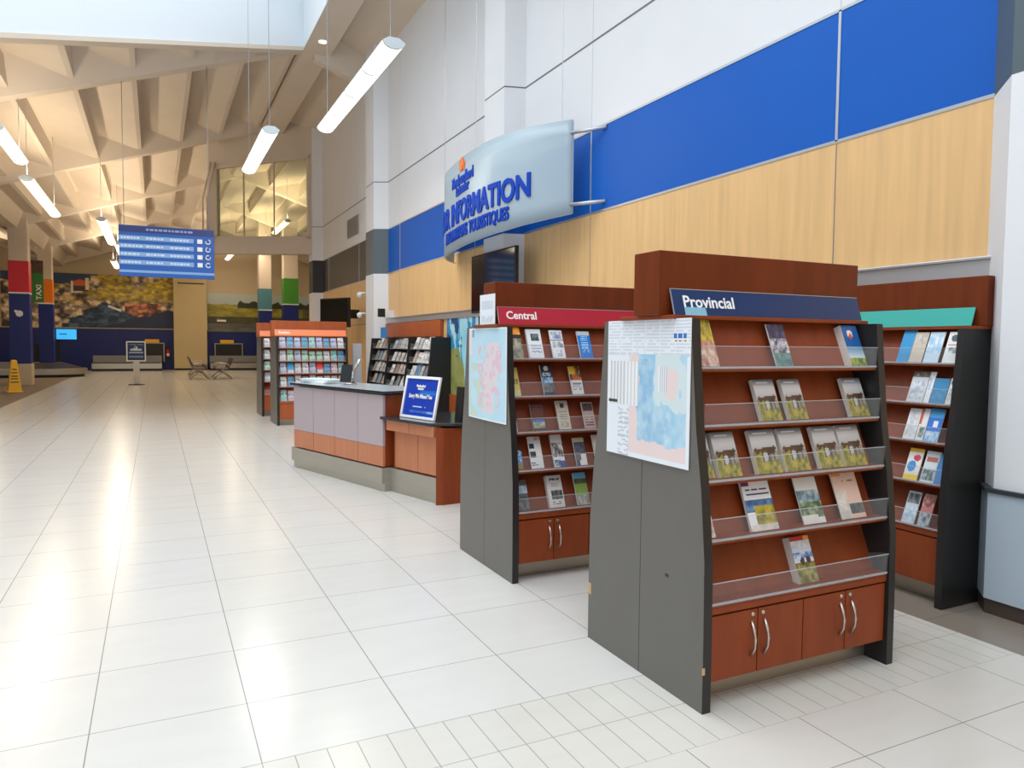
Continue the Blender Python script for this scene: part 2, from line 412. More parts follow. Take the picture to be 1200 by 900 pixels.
# ------------------------------------------------------------------ end wall with inner window above the opening
EA, EB = Vector((1.62, 24.85)), Vector((4.72, 23.15)); ed = (EB-EA); EL = ed.length; ed /= EL; en = Vector((-ed.y, ed.x))
def ep(s, d, z): p = EA+ed*s+en*d; return (p.x, p.y, z)
def ebox(b, s0, s1, z00, z01, z10, z11, d0=0, d1=.25):
    b.hexa([ep(s0, d0, z00), ep(s1, d0, z01), ep(s1, d1, z01), ep(s0, d1, z00), ep(s0, d0, z10), ep(s1, d0, z11), ep(s1, d1, z11), ep(s0, d1, z10)])
M_beige = mat('beige_painted_wall', (206, 190, 160), .6, noise=.02)
b = MB()
ebox(b, -.1, EL, 7.0, 7.4, 8.6, 8.6); ebox(b, -.1, .18, 4.7, 4.7, 7.02, 7.05); ebox(b, EL-.42, EL, 4.7, 4.7, 7.38, 7.4)
ebox(b, -.1, EL, 4.32, 4.32, 4.78, 4.78, -.04, .3)
struct(b.build('wall_end', M_conc))
b = MB()
ebox(b, .1, .2, 4.78, 4.78, 7.0, 7.03, -.03, .1); ebox(b, EL-.5, EL-.42, 4.78, 4.78, 7.3, 7.32, -.03, .1)
ebox(b, .1, EL-.42, 6.92, 7.26, 7.02, 7.36, -.03, .1); ebox(b, .1, EL-.42, 4.78, 4.78, 4.86, 4.86, -.03, .1)
ebox(b, 1.02, 1.05, 4.86, 4.86, 7.0, 7.0, 0, .06); ebox(b, 1.98, 2.0, 4.86, 4.86, 7.1, 7.1, 0, .06)
b.m(1); ebox(b, .2, EL-.5, 4.86, 4.86, 6.94, 7.27, .03, .04)
struct(b.build('window_1', [M_conc, acrylic('window_glass', (.86, .88, .78), .10)]))
# conduits beside the window
for dx in (.0, .12):
    b = MB(); b.tube([(1.5-dx, 24.7, 4.3), (1.5-dx, 24.7, 6.0), (1.75-dx, 24.65, 7.1)], .025); tag(b.build('conduit_pipe', M_conc), 'cream conduit pipe bending up beside the inner window, ' + ('closer to the glass' if dx == 0 else 'farther from the glass'), 'pipe', 'conduits beside the window')

# ------------------------------------------------------------------ far wall, murals
YW = 45.3
b = MB(); b.m(0).box((-9.2, YW, 0), (11.5, YW+.25, 2.24)); b.m(1).box((-9.2, YW, 2.24), (11.5, YW+.25, 8.2)); struct(b.build('wall_far', [M_navy, M_beige]))
b = MB(); b.box((-9.3, 10, 0), (-9.05, 45.4, 8)); struct(b.build('wall_left', M_beige))
b = MB(); b.box((11.4, 24, 0), (11.6, 45.4, 8)); struct(b.build('wall_side', M_beige))
b = MB(); b.box((5.0, 24.0, 0), (11.5, 24.2, 8)); struct(b.build('wall_return', M_beige))
b = MB(); b.m(0).box((.93, 44.6, 0), (2.62, YW, 5.2)); b.m(1).box((.93, 44.58, 0), (2.62, 44.6, .1)); b.box((1.15, 44.58, 4.78), (2.5, 44.6, 4.84)); struct(b.build('wall_pier', [mat('khaki_painted_pier', (196, 178, 136), .6), M_blacksoft]))

def rocks(U, V):
    n1, n2 = fbm(U*30, V*13, 3), fbm(U*14+5, V*9, 31)
    A = lerp(C3((54, 44, 36)), C3((232, 208, 172)), np.clip((n1*.6+n2*.4-.36)*4, 0, 1))
    g = np.clip((fbm(U*8, V*6, 9)-.40)*6, 0, 1)*np.clip((V-.42)*6, 0, 1)*np.clip((U-.08)*6, 0, 1)
    A = lerp(A, lerp(C3((112, 94, 18)), C3((232, 204, 60)), np.clip((fbm(U*40, V*25, 5)-.2)*1.6, 0, 1)), g*.9)
    o = (U > .70) & (U < .92) & (V < .48) & (V > .1+.3*np.abs(U-.8)); A[o] = (lerp(C3((70, 40, 28)), C3((216, 140, 90)), np.clip((fbm(U*34, V*18, 17)-.3)*2.5, 0, 1)))[o]
    sky = ((V > .78+.08*vnoise(U*9, U*0, 2)+.3*np.clip(U-.3, 0, 1)) & (U < .50)) | ((V > .97) & (U < .55)); A[sky] = np.array((44, 66, 98))
    sea = (V < .46-1.5*np.abs(U-.58)+.3*(fbm(U*12, V*12, 4)-.5)) & (U > .33); A[sea] = (lerp(C3((16, 34, 58)), C3((84, 112, 134)), np.clip((fbm(U*34, V*20, 8)-.3)*2, 0, 1)))[sea]
    sea2 = V < .30-.8*np.abs(U-.97)+.1*n2; A[sea2] = np.array((22, 34, 62))
    foam = (np.abs(V-.40+1.1*(U-.61)) < .02) & (U > .60) & (U < .68); A[foam] = np.array((236, 236, 232))
    h = (U > .40) & (U < .485) & (V > .68) & (V < .80); A[h] = np.array((62, 50, 60))
    h = (U > .395) & (U < .49) & (V > .78) & (V < .90-1.2*np.abs(U-.44)); A[h] = np.array((206, 96, 58))
    h = (U > .385) & (U < .40) & (V > .64) & (V < .86); A[h] = np.array((236, 226, 210))
    h = (U > .47) & (U < .49) & (V > .7) & (V < .92); A[h] = np.array((226, 206, 160))
    return A*1.12
def meadow(U, V):
    A = lerp(C3((86, 84, 30)), C3((172, 160, 62)), fbm(U*20, V*14, 3))
    s = V > .70+.05*fbm(U*8, U*0, 1); A[s] = (lerp(C3((120, 138, 140)), C3((168, 178, 172)), V))[s]
    t = (V > .64) & (V < .70+.14*vnoise(U*46, U*0, 6)) & (U > .22); A[t] = np.array((46, 52, 34))
    d = V < .40; A[d] = (lerp(C3((44, 44, 30)), C3((92, 88, 58)), fbm(U*24, V*12, 9)))[d]
    w = (V < .22) & (V < .2+.1*fbm(U*12, V*8, 2)); A[w] = (lerp(C3((64, 66, 62)), C3((112, 112, 104)), fbm(U*14, V*30, 2)))[w]
    b_ = (np.abs(U-.1) < .035) & (np.abs(V-.29) < .03); A[b_] = np.array((214, 208, 196))
    f = (U > .72) & (V < .62+.4*(U-.72)) & (V > .0); A[f & ((U*120 % 2) < 1.2)] = np.array((74, 62, 44))
    hs = (U > .56) & (U < .64) & (V > .6) & (V < .86-1.2*np.abs(U-.6)); A[hs] = np.array((92, 62, 48))
    return A*1.15
tag(print_sheet('wall_mural', 8.0, 2.84, .04, rocks, 230, 80, loc=(-3.07, YW-.045, 2.3), edge=(60, 60, 60)), 'wide wall mural of a rocky yellow-green coast with a small red-roofed house', 'mural')
tag(print_sheet('wall_mural', 7.4, 2.2, .04, meadow, 210, 60, loc=(6.4, YW-.045, 2.16), edge=(60, 60, 60)), 'wall mural of a green meadow with dark trees along the horizon', 'mural')

# ------------------------------------------------------------------ kiosks
ZTOP = 1.68
HALF = [(.455, 0), (.455, .30), (.45, .65), (.42, .95), (.38, 1.2), (.352, 1.48), (.335, ZTOP)]
def half_at(z):
    for (a, z0), (b_, z1) in zip(HALF, HALF[1:]):
        if z0 <= z <= z1: return a+(b_-a)*(z-z0)/(z1-z0)
    return HALF[-1][0]
ROWS = [1.47, 1.22, .985, .735, .462]
LEAN = R(22)
TH = .045
def tray_front(z): return -half_at(z)+.012
def side_profile(front, back):
    """polygon in (y, z)"""
    return [(-a, z) for a, z in HALF] + [(back, ZTOP), (back, 0)] if back is not None else None
def make_shelf_side(root, x0, x1, sgn, wood, lip_wood, doors, interior=True):
    """tiers, lips, cabinet on the -y side (sgn=1) or mirrored to +y (sgn=-1)"""
    fl = (lambda mb: mb) if sgn > 0 else (lambda mb: mb.flipy())
    for i, z in enumerate(ROWS):
        yf = tray_front(z); ztop = ROWS[i-1]-.022 if i else ZTOP
        yb = yf+.075; run = (ztop-z)*math.tan(LEAN)
        nxt = (tray_front(ROWS[i-1]) if i else yf+.10)
        prof = [(yf, z-.02), (yf, z), (yb, z), (yb+run, ztop), (nxt if i else yb+run, ztop), (nxt if i else yb+run, ztop+.002), (yb+run+.014, ztop+.002), (yb+.014, z-.02)]
        prof = [(yf, z-.02), (yf, z), (yb, z), (yb+run, ztop), (yb+run+.014, ztop), (yb+.014, z-.02)]
        sh = fl(MB().prism(prof, 'x', x0, x1)).build('shelf', wood, root)
        b = MB()
        b.m(0).prism([(yf-.004, z-.012), (yf, z-.012), (yf-.008, z+.092), (yf-.012, z+.092)], 'x', x0+.004, x1-.004)
        b.m(0).box((x0+.004, yf-.003, z+.001), (x0+.008, yb, z+.05))
        b.m(0).prism([(yf-.008, z+.092), (yf-.003, z), (yb, z), (yb+.03, z+.07), (yf+.02, z+.092)], 'x', x1-.012, x1-.008)
        b.m(1).box((x0+.004, yf-.0135, z+.0905), (x1-.004, yf-.0075, z+.0935))
        b.m(1).box((x0+.004, yf-.008, z-.006), (x1-.004, yf-.0005, z+.003))
        fl(b).build('acrylic_lip', [M_acr, M_acre], sh)
    # cabinet
    zc0, zc1 = .115, .435; yc = -.437
    b = MB(); b.box((x0, yc+.02, zc0), (x1, -.02, zc1-.02)); fl(b.box((x0, yc-.004, zc1-.02), (x1, -.02, zc1+.006))).build('cabinet_body', lip_wood, root)
    b = MB(); b.box((x0, -.33, 0), (x1, -.05, zc0)); fl(b).build('kick_plate', M_kick, root)
    n = doors; w = (x1-x0)/n
    for k in range(n):
        a = x0+k*w+.003; c = x0+(k+1)*w-.003
        d = fl(MB().box((a, yc, zc0+.004), (c, yc+.02, zc1-.03))).build('door', lip_wood, root, bevel=.002)
        hx = c-.035 if k % 2 == 0 else a+.035
        h = [(hx, yc-.001, .385-.03), (hx, yc-.022, .345-.03), (hx, yc-.028, .305-.03), (hx, yc-.022, .265-.03), (hx, yc-.001, .225-.03)]
        fl(MB().tube(h, .0065)).build('handle', M_handle, d)
        lb = MB().tube([(hx+(.004 if k % 2 == 0 else -.012), yc+.001, .385), (hx+(.004 if k % 2 == 0 else -.012), yc-.006, .385)], .0085, 12)
        fl(lb).build('lock', M_handle, d)

def kiosk(label, X0, X1, yseam, signmat, text, letter=True, doors=4, header=M_cherry_dark, wood=M_cherry, chip=False, overhang=.05):
    xc = (X0+X1)/2; L = X1-X0
    root = thing('brochure_kiosk', label, 'brochure kiosk', (xc, yseam, 0))
    h = L/2
    for x in (-h, h-TH):
        b = MB()
        for s in (1, -1):
            pr = [(-a*s, z) for a, z in HALF]+[(-.0015*s, ZTOP), (-.0015*s, 0)]
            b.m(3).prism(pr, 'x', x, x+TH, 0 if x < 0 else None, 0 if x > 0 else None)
            # edge band
            for (a0, z0), (a1, z1) in zip(HALF, HALF[1:]):
                b.m(1).hexa([(x+.0005, -s*(a0+.002), z0), (x+TH-.0005, -s*(a0+.002), z0), (x+TH-.0005, -s*a0, z0), (x+.0005, -s*a0, z0),
                             (x+.0005, -s*(a1+.002), z1), (x+TH-.0005, -s*(a1+.002), z1), (x+TH-.0005, -s*a1, z1), (x+.0005, -s*a1, z1)])
        if chip and x < 0:
            b.m(2).box((x-.001, .43, .24), (x+.01, .457, .30)); b.box((x-.001, -.458, .17), (x+.01, -.452, .20))
            b.m(1).box((x-.0006, -.215, .52), (x+.01, -.19, .535))
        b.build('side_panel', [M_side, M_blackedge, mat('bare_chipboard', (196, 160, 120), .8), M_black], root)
    xi0, xi1 = -h+TH, h-TH
    make_shelf_side(root, xi0, xi1, 1, wood, wood, doors)
    make_shelf_side(root, xi0, xi1, -1, wood, wood, doors)
    MB().box((-h-.03, -.245, ZTOP), (h+.012, .16, ZTOP+.018)).build('top_board', wood, root, bevel=.003)
    MB().box((-h-overhang, -.168, ZTOP+.018), (h+.02, .02, 1.985)).build('header', header, root, bevel=.004)
    # tilted sign board
    sx0 = -h+.005; sx1 = h
    sg = MB().prism([(-.216, 1.70), (-.210, 1.70), (-.174, 1.815), (-.180, 1.815)], 'x', sx0, sx1)
    sg.m(1).prism([(-.181, 1.815), (-.173, 1.815), (-.173, 1.818), (-.181, 1.818)], 'x', sx0, sx1)
    sg.box((sx0-.002, -.216, 1.70), (sx0, -.174, 1.705)) if False else None
    sg.m(1).prism([(-.217, 1.70), (-.210, 1.70), (-.174, 1.815), (-.181, 1.815)], 'x', sx0-.003, sx0)
    sb = sg.build('sign_board', [signmat, M_alu], root)
    if text:
        tl = math.atan2(.036, .115)
        lettering('lettering', text, .077, M_letter, sb, bold=.0016, loc=(sx0+.06, -.2035, 1.736), rot=(-tl, 0, 0))
    return root

M_sign_navy = mat('navy_sign', (24, 48, 92), .35); M_sign_red = mat('red_sign', (178, 22, 44), .35); M_sign_or = mat('orange_sign', (244, 140, 92), .4); M_sign_teal = mat('teal_sign', (46, 164, 152), .35)
M_cherry_l = mat('warm_cherry_wood', (170, 84, 42), .4, noise=.14, nscale=3.2, stretch=(5, 5, .6))
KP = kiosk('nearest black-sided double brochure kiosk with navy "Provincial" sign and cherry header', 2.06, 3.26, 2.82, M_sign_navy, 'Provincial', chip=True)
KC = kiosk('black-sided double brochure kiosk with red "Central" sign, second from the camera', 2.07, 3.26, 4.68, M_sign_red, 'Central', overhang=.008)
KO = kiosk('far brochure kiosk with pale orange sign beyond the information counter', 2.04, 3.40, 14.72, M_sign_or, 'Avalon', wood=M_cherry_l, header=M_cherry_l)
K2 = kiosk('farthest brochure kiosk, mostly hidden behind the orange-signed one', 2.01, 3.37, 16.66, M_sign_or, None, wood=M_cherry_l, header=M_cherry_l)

# ---- covers
def cover(base, *layers):
    def paint(U, V):
        A = np.tile(np.array(base, float), (len(U), 1))
        for ly in layers:
            u0, v0, u1, v1, c = ly[:5]; kind = ly[5] if len(ly) > 5 else 'flat'
            s = (U >= u0) & (U < u1) & (V >= v0) & (V < v1)
            if kind == 'flat': A[s] = np.array(c, float)
            elif kind == 'photo':
                c2 = ly[6]; n = fbm(U*7+c[0], V*9+c[1], c[2] % 17)
                A[s] = lerp(C3(c), C3(c2), np.clip((n-.3)*2.4, 0, 1))[s]
            elif kind == 'text':
                n = ((V*ly[6] % 1) < .5) & (vnoise(U*14, np.floor(V*ly[6])*3.1, 3) > .25)
                A[s & n] = np.array(c, float)
            elif kind == 'grad':
                t = np.clip((V-v0)/max(1e-6, v1-v0), 0, 1); A[s] = lerp(C3(c), C3(ly[6]), t)[s]
            elif kind == 'blob':
                r = np.hypot((U-(u0+u1)/2)/((u1-u0)/2), (V-(v0+v1)/2)/((v1-v0)/2)); A[r < 1] = np.array(c, float)
        return A
    return paint
def guide(U, V):
    """travel guide cover: pale sky over brown horses in yellow bushes"""
    A = lerp(C3((176, 172, 168)), C3((226, 226, 226)), np.clip((V-.5)*4, 0, 1))
    s = V > .84; A[s] = lerp(C3((216, 218, 220)), C3((112, 120, 128)), np.clip((V-.84)*7, 0, 1))[s]
    t = (V > .905) & (V < .945) & (np.abs(U-.42) < .28); A[t] = np.array((228, 230, 234))
    m_ = (V < .50) ; A[m_] = (lerp(C3((120, 112, 92)), C3((170, 164, 150)), fbm(U*6, V*8, 11)))[m_]
    n = fbm(U*6, V*7, 4)
    for (cx, cy, rx, ry) in ((.27, .50, .17, .075), (.12, .53, .07, .05), (.70, .52, .19, .085), (.86, .57, .07, .06), (.48, .55, .08, .05)):
        h = np.hypot((U-cx)/rx, (V-cy)/ry) < 1; A[h] = (lerp(C3((58, 42, 34)), C3((112, 84, 62)), n))[h]
    l = (V > .26) & (V < .48) & ((np.abs(U-.2) < .03) | (np.abs(U-.36) < .03) | (np.abs(U-.6) < .04) | (np.abs(U-.82) < .035)); A[l] = np.array((84, 72, 62))
    c = (np.abs(U-.48) < .07) & (V > .26) & (V < .46); A[c] = np.array((190, 190, 190))
    y = (V < .17+.22*n+.17*(U < .34)*(n > .3)); A[y] = (lerp(C3((92, 100, 40)), C3((204, 178, 48)), np.clip((fbm(U*8, V*9, 8)-.25)*1.9, 0, 1)))[y]
    return A
NAVY = (28, 54, 110)
def brochure(kx, ky, z, xa, xb, h, paint, label, group, t=.012, nx=18, ny=32, name='brochure', lean=LEAN, face=0., dy=0., rise=0., twist=0., cat='brochure'):
    """booklet leaning in a tray; face=0: front to -y, x along +x; face=-pi/2: front to -x"""
    yf = tray_front(z)+.03+dy+t
    o = print_sheet(name, xb-xa, h, t, paint, nx, ny)
    if face == 0:
        o.location = ((xa+xb)/2, ky+yf-t, z+.003+rise); o.rotation_euler = (-lean, 0, twist)
    else:
        o.location = (kx+yf-t, (xa+xb)/2, z+.003+rise); o.rotation_euler = Matrix.Rotation(-math.pi/2, 3, 'Z').to_4x4().to_euler() if False else (Matrix.Rotation(-math.pi/2, 4, 'Z') @ Matrix.Rotation(-lean, 4, 'X')).to_euler()
    return tag(o, label, cat, group)

def prov(z, xa, xb, h, p, label, **k): return brochure(0, 2.82, ROWS[z], xa, xb, h, p, label, 'brochures in the Provincial kiosk', **k)
P_WOMAN = cover((150, 160, 150), (0, .7, 1, 1, (150, 190, 205), 'grad', (120, 180, 200)), (0, .35, 1, .75, (210, 180, 60), 'photo', (120, 110, 40)), (0, 0, 1, .4, (180, 110, 80), 'photo', (220, 200, 180)))
prov(0, 2.125, 2.245, .30, P_WOMAN, 'tall pale booklet with golden field cover at left end of Provincial top shelf', t=.02, rise=0)
P_RAFT = cover((60, 52, 66), (0, .62, 1, 1, (52, 46, 60), 'photo', (96, 84, 110)), (.1, .86, .8, .94, (200, 200, 210), 'text', 40), (0, .3, 1, .66, (60, 52, 60), 'photo', (222, 214, 220)), (0, 0, 1, .32, (70, 110, 108), 'photo', (110, 150, 140)))
prov(0, 2.585, 2.69, .21, P_RAFT, 'slim dark purple and teal leaflet in middle of Provincial top shelf', t=.008)
P_BLUE = cover((30, 98, 160), (0, .42, 1, 1, (32, 92, 156)), (.25, .68, .62, .88, (236, 220, 210), 'blob'), (.35, .66, .55, .8, (210, 90, 60), 'blob'), (0, .2, 1, .46, (210, 220, 226), 'grad', (90, 140, 180)), (0, 0, 1, .2, (60, 96, 40), 'photo', (186, 200, 50)))
prov(0, 3.085, 3.195, .215, P_BLUE, 'thick blue booklet with white flower emblem at right end of Provincial top shelf', t=.045)
G = 'horse-cover travel guide on '
prov(1, 2.112, 2.135, .20, guide, G+'second Provincial shelf, at its far left end', t=.02, nx=4)
prov(1, 2.478, 2.606, .20, guide, G+'second Provincial shelf, left one of the middle pair', t=.022)
prov(1, 2.652, 2.772, .20, guide, G+'second Provincial shelf, right one of the middle pair', t=.022)
prov(1, 3.062, 3.195, .20, guide, G+'second Provincial shelf, alone at the right end', t=.022)
for nm, a, c in (('tucked behind the left end panel', 2.107, 2.19), ('first full copy from the left', 2.205, 2.335), ('second full copy from the left', 2.427, 2.58), ('middle of the five full copies', 2.604, 2.757), ('second from the right end', 2.822, 2.975), ('at the right end', 2.990, 3.143)):
    prov(2, a, c, .205, guide, G+'third Provincial shelf, '+nm, t=.022, dy=(.01 if c < 2.2 else 0))
P_COAST = cover((235, 236, 238), (.12, .72, .95, .86, (40, 60, 110), 'text', 22), (0, .38, 1, .62, (40, 86, 140), 'photo', (120, 160, 196)), (.3, .08, 1, .5, (110, 110, 40), 'photo', (200, 176, 70)), (0, 0, 1, .12, (200, 196, 190), 'photo', (236, 230, 220)), (0, .92, .3, 1, (110, 60, 120)))
prov(3, 2.112, 2.165, .22, cover((232, 230, 228), (0, .0, 1, .3, (200, 140, 120), 'photo', (230, 220, 210))), 'white booklet with pinkish foot at far left of the fourth Provincial shelf', t=.015, nx=5)
prov(3, 2.372, 2.536, .225, P_COAST, 'wide booklet with blue sea and golden headland cover on fourth Provincial shelf', t=.014)
P_HIKE = cover((226, 228, 224), (.25, .80, .75, .88, (60, 76, 80), 'text', 30), (0, .42, 1, .72, (90, 120, 134), 'photo', (190, 206, 210)), (0, .12, 1, .46, (60, 88, 60), 'photo', (150, 166, 130)), (0, 0, .7, .2, (224, 220, 212)))
prov(3, 2.694, 2.836, .22, P_HIKE, 'pale green mountain cover booklet in middle of fourth Provincial shelf', t=.006)
P_PINK = cover((226, 192, 176), (0, .9, .4, 1, (222, 150, 80)), (.4, .78, .85, .86, (150, 90, 80), 'text', 24), (.45, .08, 1, .3, (60, 66, 72), 'photo', (110, 110, 110)), (0, 0, .45, .6, (196, 192, 184), 'photo', (226, 216, 204)))
prov(3, 2.945, 3.112, .23, P_PINK, 'peach coloured booklet with grey rocks at right of fourth Provincial shelf', t=.006)
P_CANADA = cover((210, 216, 226), (.0, .9, 1, 1, (196, 40, 44)), (.75, .88, 1, 1, (236, 160, 50)), (0, .74, 1, .9, (226, 230, 236), 'photo', (190, 200, 214)), (0, .52, 1, .66, (60, 110, 180), 'photo', (210, 220, 236)), (0, 0, 1, .45, (94, 90, 46), 'photo', (176, 166, 92)), (.3, .38, .5, .55, (60, 48, 50), 'blob'), (.62, .4, .82, .56, (70, 54, 52), 'blob'))
prov(4, 2.668, 2.79, .215, P_CANADA, 'thick guidebook with red band, alone on the lowest Provincial shelf', t=.05, lean=LEAN)

def cent(z, xa, xb, h, p, label, **k): return brochure(0, 4.68, ROWS[z], xa, xb, h, p, label, 'brochures in the Central kiosk', **k)
cent(0, 2.118, 2.215, .225, cover((150, 140, 120), (0, .75, 1, 1, (250, 120, 40), 'photo', (255, 200, 60)), (0, .64, 1, .76, (40, 40, 44)), (0, 0, 1, .62, (110, 110, 90), 'photo', (190, 180, 150))), 'leaflet with orange flames at top, far left of the top Central shelf')
cent(0, 2.262, 2.372, .21, cover((226, 228, 232), (.3, .6, .85, .85, (50, 60, 66), 'photo', (110, 120, 110)), (.2, .15, .9, .5, (140, 150, 160), 'text', 22)), 'white leaflet with small dark photo on the top Central shelf', t=.02)
cent(0, 2.442, 2.54, .205, cover((228, 230, 232), (.1, .68, .95, .95, (120, 140, 170), 'photo', (220, 226, 230)), (0, .62, 1, .66, (60, 70, 90)), (.1, .38, .95, .58, (110, 120, 130), 'photo', (230, 230, 230)), (.4, .05, .8, .3, (130, 140, 160), 'text', 16)), 'pale grey leaflet with line drawings on the top Central shelf')
cent(0, 2.662, 2.762, .20, cover((20, 118, 206), (0, .85, 1, 1, (190, 200, 206)), (.2, .2, .8, .8, (160, 210, 240), 'text', 14)), 'bright blue leaflet at the right of the top Central shelf')
cent(1, 2.128, 2.185, .20, cover((214, 190, 90), (.2, .4, .8, .6, (60, 56, 40), 'photo', (200, 170, 60)), (0, 0, 1, .22, (226, 206, 120))), 'yellow leaflet at the left end of the second Central shelf', nx=6)
cent(1, 2.362, 2.445, .215, cover((40, 46, 60), (.3, .8, .75, .97, (226, 226, 214), 'blob'), (.1, .62, .9, .76, (190, 196, 206), 'text', 30), (0, .42, 1, .6, (60, 110, 170), 'photo', (170, 200, 220)), (0, .08, 1, .4, (70, 74, 78), 'photo', (130, 130, 126))), 'dark navy leaflet with round white emblem on the second Central shelf')
cent(1, 2.585, 2.675, .205, cover((224, 222, 220), (0, .5, 1, 1, (60, 50, 40), 'photo', (210, 130, 50)), (0, .72, .5, 1, (240, 190, 40)), (.2, .5, .7, .62, (210, 90, 50)), (.1, .08, .9, .4, (110, 110, 120), 'text', 18)), 'leaflet with yellow and orange food photo on the second Central shelf')
cent(2, 2.116, 2.145, .20, cover((206, 196, 180)), 'beige leaflet edge showing at the left of the third Central shelf', nx=4)
cent(2, 2.262, 2.362, .19, cover((70, 50, 40), (.06, .04, .94, .96, (104, 52, 34)), (.1, .8, .9, .92, (40, 32, 30), 'text', 20), (.06, .1, .94, .36, (200, 190, 150), 'photo', (120, 130, 120)), (.06, .32, .94, .42, (50, 110, 190))), 'dark brown framed leaflet with blue stripe on the third Central shelf', t=.006)
cent(2, 2.463, 2.556, .205, cover((200, 190, 172), (.35, .76, .65, .92, (50, 56, 60)), (.15, .1, .85, .65, (150, 136, 118), 'text', 20)), 'tan leaflet with a small dark square on the third Central shelf')
cent(2, 2.668, 2.755, .19, cover((176, 156, 150), (.05, .66, .95, .94, (40, 44, 60), 'photo', (120, 50, 50)), (.1, .1, .9, .5, (120, 60, 60), 'text', 10)), 'leaflet with dark night photo at the right of the third Central shelf')
cent(3, 2.124, 2.178, .13, cover((120, 150, 180), (0, .4, 1, 1, (40, 120, 190), 'photo', (220, 230, 236)), (0, 0, 1, .3, (150, 130, 80))), 'short blue and white leaflet at the left of the fourth Central shelf', nx=6)
cent(3, 2.238, 2.332, .22, cover((228, 226, 222), (.5, .86, 1, 1, (200, 160, 140), 'photo', (230, 220, 210)), (.05, .62, .45, .78, (40, 44, 50)), (.05, .34, .5, .52, (80, 74, 70), 'photo', (40, 40, 44)), (.05, .08, .55, .2, (50, 50, 52), 'text', 20)), 'white leaflet with a column of dark pictures on the fourth Central shelf', t=.01)
cent(3, 2.412, 2.498, .225, cover((230, 228, 226), (0, .30, 1, .74, (70, 60, 60), 'photo', (226, 220, 220)), (.05, .02, .6, .22, (60, 90, 130), 'photo', (190, 200, 210)), (.5, .0, 1, .2, (60, 80, 150))), 'white leaflet with a collage of small photos on the fourth Central shelf')
cent(3, 2.588, 2.672, .195, cover((70, 80, 100), (0, .84, 1, 1, (196, 190, 140)), (0, .5, 1, .84, (50, 62, 84), 'photo', (90, 96, 110)), (.35, 0, 1, .42, (228, 226, 226)), (0, .2, .5, .5, (110, 96, 100))), 'slate blue leaflet with white corner on the fourth Central shelf')
cent(3, 2.745, 2.80, .21, cover((214, 206, 190)), 'cream leaflet half hidden at the right of the fourth Central shelf', nx=6)
cent(4, 2.124, 2.222, .205, cover((110, 110, 110), (0, .55, 1, .8, (160, 190, 210), 'photo', (220, 226, 230)), (0, .8, 1, 1, (100, 100, 100), 'photo', (140, 136, 130)), (0, 0, 1, .5, (80, 80, 84), 'photo', (130, 126, 120))), 'grey leaflet with a pale sky photo at the left of the lowest Central shelf')
cent(4, 2.375, 2.492, .22, cover((224, 220, 212), (.2, .84, .9, .95, (40, 50, 80), 'text', 26), (.3, .6, .8, .76, (150, 170, 190), 'text', 14), (.25, .26, .92, .52, (60, 64, 62), 'photo', (140, 140, 136)), (.2, .1, .8, .18, (120, 120, 120), 'text', 20)), 'thick white leaflet stack with grey photo on the lowest Central shelf', t=.03)
cent(4, 2.592, 2.69, .225, cover((120, 150, 70), (0, .8, 1, 1, (110, 190, 230)), (0, .66, 1, .8, (50, 70, 40), 'photo', (90, 100, 60)), (0, .3, 1, .66, (130, 160, 70)), (0, 0, 1, .3, (130, 130, 124), 'photo', (197, 194, 186))), 'leaflet with blue sky and green field at the right of the lowest Central shelf')

# ------------------------------------------------------------------ maps on the kiosk sides
def map_south(U, V):
    A = np.tile(np.array((226, 230, 236.)), (len(U), 1))
    tx = ((V*44 % 1) < .5) & (vnoise(U*30, np.floor(V*44)*2.3, 1) > .3) & ((U*6 % 1) > .08) & (V > .74); A[tx] = np.array((204, 209, 218))
    sea = (U > .30) & (U < .97) & (V < .76) & (V > .03)
    A[sea] = (lerp(C3((150, 196, 222)), C3((206, 222, 230)), np.clip((fbm(U*12, V*12, 3)-.25)*1.9, 0, 1)))[sea]
    n = fbm(U*7, V*7, 6)
    pale = sea & (U > .62) & (fbm(U*5, V*4, 15) > .55); A[pale] = np.array((206, 220, 222))
    land = sea & (((U < .36+.10*n) & (V > .1)) | (V < .07+.13*n) | ((np.abs(U-.80) < .13*n-.01) & (np.abs(V-.56) < .10))); A[land] = np.array((228, 208, 206))
    deep = sea & ~land & ((np.hypot((U-.54)/.26, (V-.25)/.17) < .8+.4*n) | ((np.abs(U-.50) < .07+.05*n) & (V > .3) & (V < .72))); A[deep] = (lerp(C3((138, 182, 214)), C3((184, 212, 226)), np.clip((fbm(U*16, V*16, 41)-.25)*1.9, 0, 1)))[deep]
    tb = (U > .02) & (U < .42) & (V > .38) & (V < .70); A[tb] = np.array((232, 232, 232)); A[tb & ((U*22 % 1) < .35)] = np.array((190, 194, 200))
    t2 = (U > .66) & (U < .76) & (V > .5) & (V < .68); A[t2] = np.array((230, 230, 234)); A[t2 & ((U*40 % 1) < .4)] = np.array((186, 190, 200))
    c = (U > .02) & (U < .14) & (V > .39) & (V < .415); A[c] = np.array((50, 56, 58))
    for k in range(3):
        s = (np.abs(U-(.84+.05*k)) < .018) & (np.abs(V-.885) < .014); A[s] = np.array((44, 110, 186))
        s = (np.abs(U-(.84+.05*k)) < .012) & (np.abs(V-.85) < .010); A[s] = np.array((196, 120, 60))
    tt = (U > .02) & (U < .3) & (V < .36) & ((V*60 % 1) < .4) & (U > .16) & (vnoise(U*30, np.floor(V*60), 5) > .4); A[tt] = np.array((190, 196, 206))
    return A
